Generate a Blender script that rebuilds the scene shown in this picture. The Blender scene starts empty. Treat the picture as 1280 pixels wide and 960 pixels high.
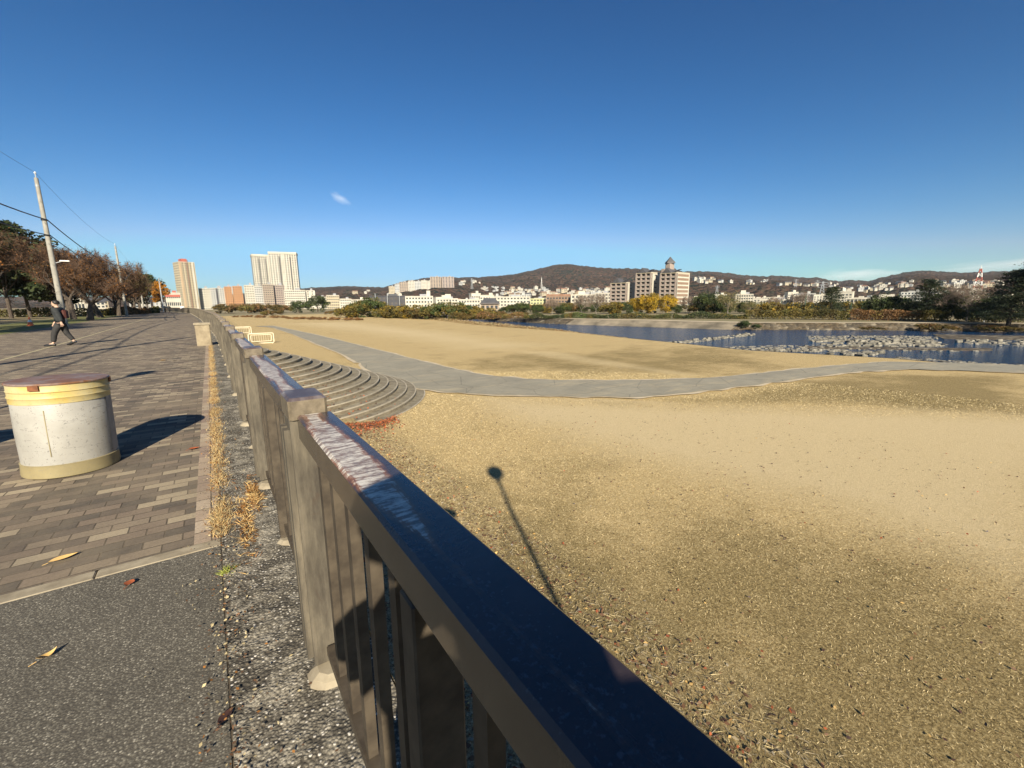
import bpy, bmesh, math, random
import numpy as np
from math import sin, cos, tan, pi, radians, atan2, hypot, exp, sqrt
from mathutils import Vector, Matrix, noise

random.seed(7)
RS = np.random.default_rng(7)
scene = bpy.context.scene
COL = scene.collection

# ------------------------------------------------------------------ camera
H_EYE, PSI, PITCH, ROLL, FPX = 1.5, radians(34.6), radians(10.6), radians(0.5), 540.0
fwd = np.array([sin(PSI)*cos(PITCH), cos(PSI)*cos(PITCH), -sin(PITCH)])
rgt = np.array([cos(PSI), -sin(PSI), 0.0]); upv = np.cross(rgt, fwd)
rgt, upv = rgt*cos(ROLL)-upv*sin(ROLL), upv*cos(ROLL)+rgt*sin(ROLL)
EYE = np.array([0, 0, H_EYE])
cd = bpy.data.cameras.new('camera'); cam = bpy.data.objects.new('camera', cd); COL.objects.link(cam)
cam.matrix_world = Matrix(((rgt[0], upv[0], -fwd[0], 0), (rgt[1], upv[1], -fwd[1], 0), (rgt[2], upv[2], -fwd[2], H_EYE), (0, 0, 0, 1)))
cd.sensor_width = 36; cd.lens = 36*FPX/1280; cd.clip_start = 0.02; cd.clip_end = 30000
scene.camera = cam

def ray(px, py):
    return (px-640)/FPX*rgt - (py-480)/FPX*upv + fwd
def G(px, py, z=0.0):                      # where the line of sight meets the level z
    d = ray(px, py); t = (z-H_EYE)/d[2]; p = EYE+t*d
    return float(p[0]), float(p[1])
def AT(px, py, dist):
    d = ray(px, py); return EYE+d*dist/hypot(d[0], d[1])
def AZ(px, py=385):
    d = ray(px, py); return atan2(d[0], d[1])
def TE(px, py):
    d = ray(px, py); return d[2]/hypot(d[0], d[1])

# ------------------------------------------------------------------ tagging
def tag(o, label=None, cat=None, group=None, kind=None):
    if label: o['label'] = label
    if cat: o['category'] = cat
    if group: o['group'] = group
    if kind: o['kind'] = kind
    return o
def link(o, parent=None):
    COL.objects.link(o)
    if parent is not None: o.parent = parent
    return o
def empty(name, loc=(0, 0, 0), rz=0.0):
    o = bpy.data.objects.new(name, None); o.location = loc; o.rotation_euler[2] = rz; o.empty_display_size = .2
    return link(o)
def copy_tree(o, parent=None):
    c = o.copy(); link(c, parent)
    for ch in list(o.children): copy_tree(ch, c)
    return c

# ------------------------------------------------------------------ mesh builder
class MB:
    def __init__(s): s.v = []; s.f = []; s.m = []
    def add(s, vs, fs, m=0):
        b = len(s.v); s.v += [tuple(map(float, q)) for q in vs]; s.f += [tuple(b+i for i in f) for f in fs]; s.m += [m]*len(fs); return s
    def box(s, x0, x1, y0, y1, z0, z1, m=0):
        return s.add([(x0,y0,z0),(x1,y0,z0),(x1,y1,z0),(x0,y1,z0),(x0,y0,z1),(x1,y0,z1),(x1,y1,z1),(x0,y1,z1)],
                     [(0,3,2,1),(4,5,6,7),(0,1,5,4),(1,2,6,5),(2,3,7,6),(3,0,4,7)], m)
    def cbox(s, x0, x1, y0, y1, z0, z1, c=.01, m=0):      # box with chamfered vertical and top edges
        def ring(x0, x1, y0, y1, z):
            return [(x0+c,y0,z),(x1-c,y0,z),(x1,y0+c,z),(x1,y1-c,z),(x1-c,y1,z),(x0+c,y1,z),(x0,y1-c,z),(x0,y0+c,z)]
        vs = ring(x0,x1,y0,y1,z0)+ring(x0,x1,y0,y1,z1-c)+ring(x0+c,x1-c,y0+c,y1-c,z1)
        fs = [tuple(range(7,-1,-1)), tuple(range(16,24))]
        for k in (0, 8): fs += [(k+i, k+(i+1)%8, k+8+(i+1)%8, k+8+i) for i in range(8)]
        return s.add(vs, fs, m)
    def prism(s, pts, z0, z1, m=0):
        n = len(pts); return s.add([(x,y,z0) for x,y in pts]+[(x,y,z1) for x,y in pts],
            [tuple(range(n-1,-1,-1)), tuple(range(n,2*n))]+[(i,(i+1)%n,n+(i+1)%n,n+i) for i in range(n)], m)
    def tube(s, pts, rad, n=6, m=0, caps=True):
        pts = [Vector(p) for p in pts]
        if not hasattr(rad, '__len__'): rad = [rad]*len(pts)
        vs = []; fs = []
        for i, p in enumerate(pts):
            d = (pts[min(i+1, len(pts)-1)]-pts[max(i-1, 0)]).normalized()
            a = d.cross(Vector((0,0,1)) if abs(d.z) < .9 else Vector((1,0,0))).normalized(); b = a.cross(d)
            for k in range(n):
                t = 2*pi*k/n; vs.append(p+(a*cos(t)+b*sin(t))*rad[i])
        for i in range(len(pts)-1):
            for k in range(n): fs.append((i*n+k, i*n+(k+1)%n, (i+1)*n+(k+1)%n, (i+1)*n+k))
        if caps: fs += [tuple(range(n-1,-1,-1)), tuple(range((len(pts)-1)*n, len(pts)*n))]
        return s.add(vs, fs, m)
    def lathe(s, prof, n=48, m=0, c=(0,0)):
        vs = [(c[0]+r*cos(2*pi*k/n), c[1]+r*sin(2*pi*k/n), z) for r, z in prof for k in range(n)]
        fs = [(i*n+k, i*n+(k+1)%n, (i+1)*n+(k+1)%n, (i+1)*n+k) for i in range(len(prof)-1) for k in range(n)]
        fs += [tuple(range(n-1,-1,-1)), tuple(range((len(prof)-1)*n, len(prof)*n))]
        return s.add(vs, fs, m)
    def build(s, name, mats, parent=None, smooth=False):
        me = bpy.data.meshes.new(name); me.from_pydata(s.v, [], s.f)
        if not isinstance(mats, (list, tuple)): mats = [mats]
        for m in mats: me.materials.append(m)
        if len(mats) > 1: me.polygons.foreach_set('material_index', s.m)
        if smooth: me.polygons.foreach_set('use_smooth', [True]*len(me.polygons)); me.set_sharp_from_angle(angle=radians(40))
        me.update(); return link(bpy.data.objects.new(name, me), parent)

def fastmesh(name, V, F, mats, mi=None, smooth=False):
    V = np.asarray(V, np.float32); F = np.asarray(F, np.int32); n, k = F.shape
    me = bpy.data.meshes.new(name); me.vertices.add(len(V)); me.vertices.foreach_set('co', V.ravel())
    me.loops.add(n*k); me.loops.foreach_set('vertex_index', F.ravel())
    me.polygons.add(n); me.polygons.foreach_set('loop_start', np.arange(0, n*k, k, dtype=np.int32))
    for m in (mats if isinstance(mats, (list, tuple)) else [mats]): me.materials.append(m)
    if mi is not None: me.polygons.foreach_set('material_index', np.asarray(mi, np.int32))
    if smooth: me.polygons.foreach_set('use_smooth', np.ones(n, bool))
    me.update(calc_edges=True); me.validate(); return me
def leafmesh(name, P, size, mats, mi=None, flat=0.0, aspect=.6, rng=RS):
    """rhombic leaves centred on P, random orientation; flat in 0..1 lays them down"""
    n = len(P); a = rng.normal(size=(n,3)); a[:,2] *= (1-flat); a /= np.linalg.norm(a, axis=1)[:,None]+1e-9
    b = rng.normal(size=(n,3)); b[:,2] *= (1-flat); b -= a*(a*b).sum(1)[:,None]; b /= np.linalg.norm(b, axis=1)[:,None]+1e-9
    size = np.broadcast_to(np.asarray(size, float), (n,))[:,None]; a = a*size*.5; b = b*size*.5*aspect
    V = np.stack([P-a, P+b, P+a, P-b], 1).reshape(-1,3)
    return fastmesh(name, V, np.arange(4*n).reshape(n,4), mats, mi)
def twigmesh(name, P, D, L, w, mats, mi=None, rng=RS):
    n = len(P); s = np.cross(D, rng.normal(size=(n,3))); s /= np.linalg.norm(s, axis=1)[:,None]+1e-9
    s = s*np.broadcast_to(np.asarray(w, float), (n,))[:,None]*.5; E = P+D*np.broadcast_to(np.asarray(L, float), (n,))[:,None]
    V = np.stack([P-s, P+s, E], 1).reshape(-1,3)
    return fastmesh(name, V, np.arange(3*n).reshape(n,3), mats, mi)
def mobj(name, me, parent=None): return link(bpy.data.objects.new(name, me), parent)

# ------------------------------------------------------------------ materials
class NT:
    def __init__(s, name):
        s.m = bpy.data.materials.new(name); s.m.use_nodes = True; s.t = s.m.node_tree; s.b = s.t.nodes['Principled BSDF']
    def n(s, typ, **kw):
        x = s.t.nodes.new('ShaderNode'+typ)
        for k, v in kw.items():
            if k.startswith('i_'): x.inputs[k[2:].replace('_', ' ')].default_value = v
            else: setattr(x, k, v)
        return x
    def l(s, a, b): s.t.links.new(a, b)
    def pos(s, scale=(1,1,1), world=False, rot=(0,0,0)):
        if world: src = s.n('NewGeometry').outputs['Position']
        else: src = s.n('TexCoord').outputs['Object']
        mp = s.n('Mapping'); mp.inputs['Scale'].default_value = scale; mp.inputs['Rotation'].default_value = rot
        s.l(src, mp.inputs['Vector']); return mp.outputs[0]
    def noise(s, vec, scale, detail=4, rough=.6):
        x = s.n('TexNoise'); x.inputs['Scale'].default_value = scale; x.inputs['Detail'].default_value = detail; x.inputs['Roughness'].default_value = rough
        s.l(vec, x.inputs['Vector']); return x.outputs['Fac']
    def vor(s, vec, scale, feature='F1', out='Distance'):
        x = s.n('TexVoronoi', feature=feature); x.inputs['Scale'].default_value = scale; s.l(vec, x.inputs['Vector']); return x.outputs[out]
    def ramp(s, fac, stops, interp='LINEAR'):
        x = s.n('ValToRGB'); r = x.color_ramp; r.interpolation = interp
        while len(r.elements) < len(stops): r.elements.new(.5)
        for e, (p, c) in zip(r.elements, stops):
            e.position = p; e.color = (*(c if hasattr(c, '__len__') else (c, c, c)), 1)[:4]
        s.l(fac, x.inputs[0]); return x.outputs[0]
    def mix(s, fac, a, b, mode='MIX'):
        x = s.n('Mix', data_type='RGBA', blend_type=mode)
        for sock, v in ((0, fac), (6, a), (7, b)):
            if isinstance(v, (int, float)): x.inputs[sock].default_value = v
            elif isinstance(v, tuple): x.inputs[sock].default_value = (*v, 1)[:4]
            else: s.l(v, x.inputs[sock])
        return x.outputs[2]
    def math(s, op, a, b=0.0, clamp=False):
        x = s.n('Math', operation=op, use_clamp=clamp)
        for i, v in enumerate((a, b)):
            if isinstance(v, (int, float)): x.inputs[i].default_value = v
            else: s.l(v, x.inputs[i])
        return x.outputs[0]
    def attr(s, name): return s.n('Attribute', attribute_name=name).outputs['Fac']
    def sep(s, vec): 
        x = s.n('SeparateXYZ'); s.l(vec, x.inputs[0]); return x.outputs
    def col(s, c):
        if isinstance(c, tuple): s.b.inputs['Base Color'].default_value = (*c, 1)[:4]
        else: s.l(c, s.b.inputs['Base Color'])
    def rough(s, r):
        if isinstance(r, (int, float)): s.b.inputs['Roughness'].default_value = r
        else: s.l(r, s.b.inputs['Roughness'])
    def bump(s, h, strength=.4, dist=.01):
        x = s.n('Bump'); x.inputs['Strength'].default_value = strength; x.inputs['Distance'].default_value = dist
        s.l(h, x.inputs['Height']); s.l(x.outputs[0], s.b.inputs['Normal'])
    def spec(s, v): s.b.inputs['Specular IOR Level'].default_value = v

def M(name, c1, c2=None, scale=3.0, rough=.8, bump=0.0, bd=.01, spec=.3, metal=0.0, world=True, detail=5):
    t = NT(name)
    if c2 is None: c2 = tuple(x*.7 for x in c1)
    p = t.pos(world=world); f = t.noise(p, scale, detail)
    t.col(t.mix(t.ramp(f, [(.35, 0), (.65, 1)]), c2, c1)); t.rough(rough); t.spec(spec); t.b.inputs['Metallic'].default_value = metal
    if bump: t.bump(f, bump, bd)
    return t.m
def LM(name, c1, c2, scale=.5, trans=.25):
    """foliage: two leaf colours in clumps plus per-leaf variation, some light passes through"""
    t = NT(name); p = t.pos(world=True)
    c = t.mix(t.ramp(t.noise(p, scale, 3), [(.38, 0), (.62, 1)]), c1, c2)
    c = t.mix(.55, c, t.ramp(t.noise(p, 6.0, 2), [(.3, .35), (.7, 1.25)]), 'MULTIPLY')
    t.col(c); t.rough(.6); t.spec(.25)
    tr = t.n('BsdfTranslucent'); t.l(c, tr.inputs[0]); ms = t.n('MixShader'); ms.inputs[0].default_value = trans
    t.l(t.b.outputs[0], ms.inputs[1]); t.l(tr.outputs[0], ms.inputs[2]); t.l(ms.outputs[0], t.t.nodes['Material Output'].inputs[0])
    return t.m

# pavers
def m_paver():
    t = NT('paving_bricks'); p = t.pos(world=True)
    def br(w, h, off, vec):
        b = t.n('TexBrick', offset=off, offset_frequency=2, squash=1); b.inputs['Color1'].default_value = (0,0,0,1); b.inputs['Color2'].default_value = (1,1,1,1)
        b.inputs['Mortar'].default_value = (0,0,0,1); b.inputs['Scale'].default_value = 1; b.inputs['Mortar Size'].default_value = .0048
        b.inputs['Mortar Smooth'].default_value = .3; b.inputs['Bias'].default_value = 0; b.inputs['Brick Width'].default_value = w; b.inputs['Row Height'].default_value = h
        t.l(vec, b.inputs['Vector']); return b
    b1 = br(.205, .105, .5, p); b2 = br(.2, .15, 0, t.pos(world=True, rot=(0,0,pi/2)))
    x = t.sep(p)[0]; band = t.math('GREATER_THAN', x, -.245)
    hue = t.ramp(b1.outputs['Color'], [(0, (.125,.10,.078)), (.30, (.185,.142,.105)), (.48, (.095,.08,.065)), (.66, (.215,.17,.122)), (.82, (.33,.27,.185))], 'CONSTANT')
    hue2 = t.ramp(b2.outputs['Color'], [(0, (.34,.26,.19)), (.4, (.27,.2,.155)), (.7, (.40,.32,.235))], 'CONSTANT')
    c = t.mix(band, hue, hue2)
    n1 = t.noise(p, 1.3, 5); n2 = t.noise(p, 60, 4)
    c = t.mix(.6, c, t.ramp(n1, [(.3, .72), (.7, 1.2)]), 'MULTIPLY')
    c = t.mix(.5, c, t.ramp(n2, [(.3, .6), (.7, 1.35)]), 'MULTIPLY')
    c = t.mix(.55, c, t.ramp(t.noise(p, .35, 6, .7), [(.42, (.19,.165,.135)), (.75, (.34,.29,.22))]), 'MIX') if False else c
    fac = t.mix(band, b1.outputs['Fac'], b2.outputs['Fac'])
    sand = t.ramp(t.noise(p, 5, 5), [(.35, (.035,.028,.022)), (.7, (.12,.095,.068))])
    c = t.mix(fac, c, sand)
    # trodden-in dust
    c = t.mix(t.ramp(t.noise(p, .8, 7, .75), [(.42, .05), (.75, .6)]), c, (.33,.265,.175))
    t.col(c); t.rough(.88); t.spec(.25)
    h = t.math('SUBTRACT', t.math('MULTIPLY', n2, .35), fac); t.bump(h, .55, .006); return t.m
def m_asphalt():
    t = NT('old_asphalt'); p = t.pos(world=True)
    v = t.n('TexVoronoi', feature='F1'); v.inputs['Scale'].default_value = 120; t.l(p, v.inputs['Vector'])
    s = t.sep(v.outputs['Color'])
    c = t.ramp(s[0], [(0, (.115,.103,.08)), (.4, (.16,.144,.111)), (.75, (.22,.20,.155)), (.93, (.34,.31,.245))], 'CONSTANT')
    d = v.outputs['Distance']
    c = t.mix(t.ramp(d, [(.35, 0), (.62, 1)]), c, (.085,.075,.058))
    c = t.mix(.6, c, t.ramp(t.noise(p, 2.2, 5), [(.3, .75), (.7, 1.25)]), 'MULTIPLY')
    t.col(c); t.rough(.85); t.spec(.35); t.bump(t.math('ADD', t.math('MULTIPLY', d, -1.0), t.math('MULTIPLY', s[1], .7)), .45, .004); return t.m
def m_aggregate():
    t = NT('weathered_aggregate_concrete'); p = t.pos(world=True)
    v = t.n('TexVoronoi', feature='F1'); v.inputs['Scale'].default_value = 78; v.inputs['Randomness'].default_value = 1; t.l(p, v.inputs['Vector'])
    s = t.sep(v.outputs['Color']); d = v.outputs['Distance']
    peb = t.ramp(s[0], [(0, (.13,.115,.088)), (.4, (.22,.195,.15)), (.7, (.33,.30,.235)), (.86, (.66,.61,.52))], 'CONSTANT')
    c = t.mix(t.ramp(d, [(.30, 0), (.5, 1)]), peb, (.075,.066,.052))
    lich = t.ramp(t.noise(p, 4.5, 9, .8), [(.47, 0), (.60, .85)])
    c = t.mix(lich, c, t.ramp(t.noise(p, 90, 3), [(.35, (.16,.14,.105)), (.65, (.52,.47,.37))]))
    c = t.mix(.7, c, t.ramp(t.noise(p, 2.4, 5, .7), [(.32, .6), (.68, 1.25)]), 'MULTIPLY')
    t.col(c); t.rough(.92); t.spec(.2); t.bump(t.math('ADD', t.math('MULTIPLY', d, -1.0), t.noise(p, 30, 5)), .6, .009); return t.m
def m_ground():
    t = NT('dry_turf_and_sand'); p = t.pos(world=True)
    n_f = t.noise(p, 34, 7, .82); n_m = t.noise(p, 3.2, 6, .7); n_l = t.noise(p, .32, 5, .65); n_x = t.noise(t.pos((.05,.16,1), True), 1.0, 5, .7)
    straw = t.ramp(n_f, [(.34, (.20,.135,.055)), (.47, (.43,.315,.145)), (.54, (.54,.41,.205)), (.64, (.72,.58,.34))])
    olive = t.ramp(n_f, [(.34, (.075,.054,.022)), (.47, (.225,.165,.072)), (.55, (.345,.262,.12)), (.66, (.58,.46,.24))])
    sand = t.ramp(n_f, [(.36, (.44,.335,.18)), (.48, (.56,.44,.245)), (.64, (.66,.53,.31))])
    g = t.math('ADD', t.attr('green'), t.math('MULTIPLY', t.math('SUBTRACT', n_l, .5), 2.2)); g = t.math('ADD', g, t.math('MULTIPLY', t.math('SUBTRACT', n_m, .5), .9)); g = t.math('ADD', g, t.math('MULTIPLY', t.math('SUBTRACT', n_x, .5), 1.3))
    c = t.mix(t.ramp(g, [(.32, 0), (1.0, 1)]), straw, olive)
    sd = t.math('ADD', t.attr('sand'), t.math('MULTIPLY', t.math('SUBTRACT', n_m, .5), .55)); sd = t.math('ADD', sd, t.math('MULTIPLY', t.math('SUBTRACT', n_x, .5), .7))
    c = t.mix(t.ramp(sd, [(.25, 0), (.95, 1)]), c, sand)
    c = t.mix(t.ramp(t.vor(p, 3.6), [(.03, .4), (.06, 0)]), c, (.20,.15,.09))
    dirt = t.ramp(n_f, [(.34, (.07,.05,.025)), (.5, (.26,.20,.115)), (.66, (.60,.50,.34))])
    dd = t.math('ADD', t.attr('dirt'), t.math('MULTIPLY', t.math('SUBTRACT', n_m, .5), .9))
    c = t.mix(t.ramp(dd, [(.4, 0), (.7, 1)]), c, dirt)
    c = t.mix(.5, c, t.ramp(t.noise(p, 110, 3, .7), [(.3, .45), (.7, 1.5)]), 'MULTIPLY')
    t.col(c); t.rough(.95); t.spec(.1); t.bump(n_f, .8, .03); return t.m
def m_rail():
    t = NT('worn_brown_rail_paint'); p = t.pos(world=True); ps = t.pos((22, 3.0, 4), True)
    x, y, z = t.sep(p)
    w1 = t.noise(t.pos((9, 1.1, 1), True), 1.0, 2, .5); w2 = t.noise(ps, 1.6, 6, .75); w3 = t.noise(t.pos((16, 62, 10), True, (0,0,.35)), 1, 6, .72)
    # wear runs along the walkway side of the crown of the rail
    lat = t.math('SUBTRACT', 1.0, t.math('MULTIPLY', t.math('ABSOLUTE', t.math('SUBTRACT', x, t.math('ADD', .235, t.math('MULTIPLY', w1, .05)))), 24.0))
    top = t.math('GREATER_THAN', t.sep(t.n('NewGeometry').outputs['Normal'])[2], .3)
    gate = t.ramp(t.math('MULTIPLY', y, .1), [(.055, .0), (.085, .62), (.125, .74), (.16, .5), (.19, .74), (.25, .38), (.30, .78), (.38, .40), (.52, .74), (.62, .4), (.9, .7)])
    w = t.math('ADD', t.math('MULTIPLY', lat, .40), t.math('ADD', t.math('MULTIPLY', gate, .72), t.math('MULTIPLY', w2, .78))); w = t.math('SUBTRACT', w, .07)
    w = t.math('ADD', w, t.math('MULTIPLY', w3, .22)); w = t.math('MULTIPLY', w, top)
    paint = t.mix(t.ramp(t.noise(p, 7, 5), [(.35, 0), (.65, 1)]), (.034,.026,.028), (.055,.04,.04))
    side = t.mix(t.ramp(t.noise(p, 16, 6, .7), [(.35, 0), (.7, 1)]), (.075,.06,.042), (.04,.032,.024))
    c = t.mix(top, side, paint)
    rust = t.mix(t.ramp(w2, [(.4, 0), (.62, 1)]), (.32,.115,.03), (.19,.085,.045))
    c = t.mix(t.ramp(w, [(.82, 0), (.97, .85)]), c, rust)
    c = t.mix(t.ramp(w, [(.93, 0), (1.06, .7)]), c, (.17,.155,.15))
    wf = t.math('MULTIPLY', t.ramp(w, [(.90, 0), (1.05, 1)]), t.ramp(t.math('ADD', t.math('MULTIPLY', w3, .8), t.math('MULTIPLY', t.noise(p, 60, 4, .7), .25)), [(.47, 0), (.60, 1)]))
    c = t.mix(wf, c, (.60,.555,.48))
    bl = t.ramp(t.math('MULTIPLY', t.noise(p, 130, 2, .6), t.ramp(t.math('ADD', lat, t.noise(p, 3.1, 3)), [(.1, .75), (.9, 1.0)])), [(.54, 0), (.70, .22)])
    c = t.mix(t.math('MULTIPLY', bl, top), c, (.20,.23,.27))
    t.col(c); t.spec(.65)
    t.rough(t.ramp(w, [(.75, .27), (1.0, .5)])); t.bump(t.math('ADD', w3, t.math('MULTIPLY', w, 1.5)), .12, .003); return t.m
def m_post():
    t = NT('tan_weathered_post_paint'); p = t.pos(world=True)
    n = t.noise(t.pos((14, 14, 3), True), 1, 7, .72); st = t.noise(t.pos((40, 40, 2.5), True), 1, 4)
    c = t.ramp(n, [(.3, (.055,.046,.035)), (.5, (.108,.092,.067)), (.72, (.18,.152,.108))])
    c = t.mix(.55, c, t.ramp(st, [(.35, .55), (.65, 1.15)]), 'MULTIPLY')
    crk = t.vor(t.pos((1, 1, 1), True), 9, 'DISTANCE_TO_EDGE'); c = t.mix(t.ramp(t.math('ADD', t.math('MULTIPLY', crk, .6), t.math('MULTIPLY', n, .25)), [(.085, .5), (.11, 0)]), c, (.07,.05,.035))
    t.col(c); t.rough(.72); t.spec(.3); t.bump(n, .25, .004); return t.m
def m_path():
    t = NT('grey_path_asphalt'); p = t.pos(world=True); f = t.noise(p, 40, 4, .7); n = t.noise(p, .55, 7, .75)
    c = t.mix(t.ramp(n, [(.35, 0), (.65, 1)]), (.225,.205,.152), (.30,.27,.197)); c = t.mix(.5, c, t.ramp(f, [(.3, .7), (.7, 1.3)]), 'MULTIPLY')
    c = t.mix(t.ramp(t.noise(t.pos((.25, .9, 1), True, (0,0,.5)), 1, 7, .8), [(.53, 0), (.68, .65)]), c, (.42,.345,.215))
    ck = t.vor(p, .42, 'DISTANCE_TO_EDGE'); ck = t.math('ADD', ck, t.math('MULTIPLY', t.noise(p, 3, 5), .02)); c = t.mix(t.ramp(ck, [(.012, .55), (.022, 0)]), c, (.10,.09,.07))
    t.col(c); t.rough(.92); t.bump(f, .3, .01); return t.m
def m_cap():
    t = NT('post_cap_paint'); p = t.pos(world=True); top = t.math('GREATER_THAN', t.sep(t.n('NewGeometry').outputs['Normal'])[2], .5)
    f = t.noise(p, 18, 6, .7); c = t.mix(top, t.ramp(f, [(.3, (.08,.063,.042)), (.5, (.15,.12,.08)), (.72, (.23,.185,.125))]), t.ramp(t.noise(t.pos((14, 6, 1), True), 1, 5), [(.4, (.07,.05,.05)), (.62, (.15,.13,.13)), (.72, (.55,.53,.5))]))
    t.col(c); t.rough(.45); t.bump(f, .15, .003); return t.m
def m_drumwhite(c1, c2, scr=1.0):
    t = NT('scuffed_drum_paint'); p = t.pos()
    c = t.mix(t.ramp(t.noise(p, 3.5, 5), [(.35, 0), (.7, 1)]), c1, c2)
    sc = t.noise(t.pos((9, 9, 55), rot=(.35,.2,0)), 1.0, 7, .8); sp = t.noise(p, 38, 3, .8)
    k = t.math('MAXIMUM', t.ramp(sc, [(.585, 0), (.64, 1)]), t.ramp(sp, [(.60, 0), (.65, 1)]))
    c = t.mix(t.math('MULTIPLY', k, .75*scr), c, (.16,.15,.14)); 
    c = t.mix(t.ramp(t.noise(t.pos((5,5,1.2)), 1, 6, .7), [(.6, 0), (.85, .45)]), c, (.30,.22,.12))
    t.col(c); t.rough(.5); t.spec(.4); t.bump(sc, .06, .003); return t.m
def m_lid():
    t = NT('rusty_lid_paint'); p = t.pos()
    c = t.mix(t.ramp(t.noise(p, 4, 6, .7), [(.42, 0), (.60, 1)]), (.22,.175,.155), (.18,.085,.04))
    c = t.mix(.4, c, t.ramp(t.noise(p, 30, 4), [(.3, .6), (.7, 1.3)]), 'MULTIPLY'); t.col(c); t.rough(.5); t.bump(t.noise(p, 25, 4), .2, .003); return t.m
def m_water():
    t = NT('river_water'); p = t.pos(world=True)
    n = t.noise(t.pos((.55, 1.1, 1), True), 2.2, 6, .65); t.col(t.mix(t.ramp(t.noise(p, .12, 4), [(.35, 0), (.65, 1)]), (.004,.030,.085), (.008,.040,.095)))
    t.rough(.08); t.spec(.5); t.b.inputs['IOR'].default_value = 1.33; t.bump(n, .9, .5); return t.m
def m_forest(name, cols, s=.02):
    t = NT(name); p = t.pos(world=True)
    cr = t.vor(p, .085); cl = t.n('TexVoronoi', feature='F1'); cl.inputs['Scale'].default_value = .085; t.l(p, cl.inputs['Vector'])
    f = t.math('ADD', t.math('MULTIPLY', t.noise(p, s*.35, 6, .65), .72), t.math('MULTIPLY', t.sep(cl.outputs['Color'])[0], .3))
    c = t.ramp(f, [(.34, cols[0]), (.46, cols[1]), (.56, cols[2]), (.68, cols[3])])
    t.col(c); t.rough(1.0); t.spec(.0); t.bump(t.math('ADD', t.math('MULTIPLY', cr, -1.0), t.math('MULTIPLY', t.noise(p, .05, 5), 1.4)), 1.0, 9.0); return t.m
def m_bankrock():
    t = NT('rocky_bank'); p = t.pos(world=True)
    v = t.n('TexVoronoi', feature='F1'); v.inputs['Scale'].default_value = 1.5; t.l(p, v.inputs['Vector'])
    c = t.ramp(t.sep(v.outputs['Color'])[0], [(0, (.055,.045,.03)), (.5, (.11,.09,.06)), (.85, (.22,.185,.13))], 'CONSTANT')
    veg = t.ramp(t.noise(p, .35, 6, .75), [(.42, 0), (.58, 1)]); c = t.mix(veg, c, t.ramp(t.noise(p, 4, 4), [(.35, (.035,.027,.014)), (.65, (.11,.075,.038))]))
    t.col(c); t.rough(.95); t.bump(t.math('MULTIPLY', v.outputs['Distance'], -1.0), 1, .25); return t.m

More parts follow.
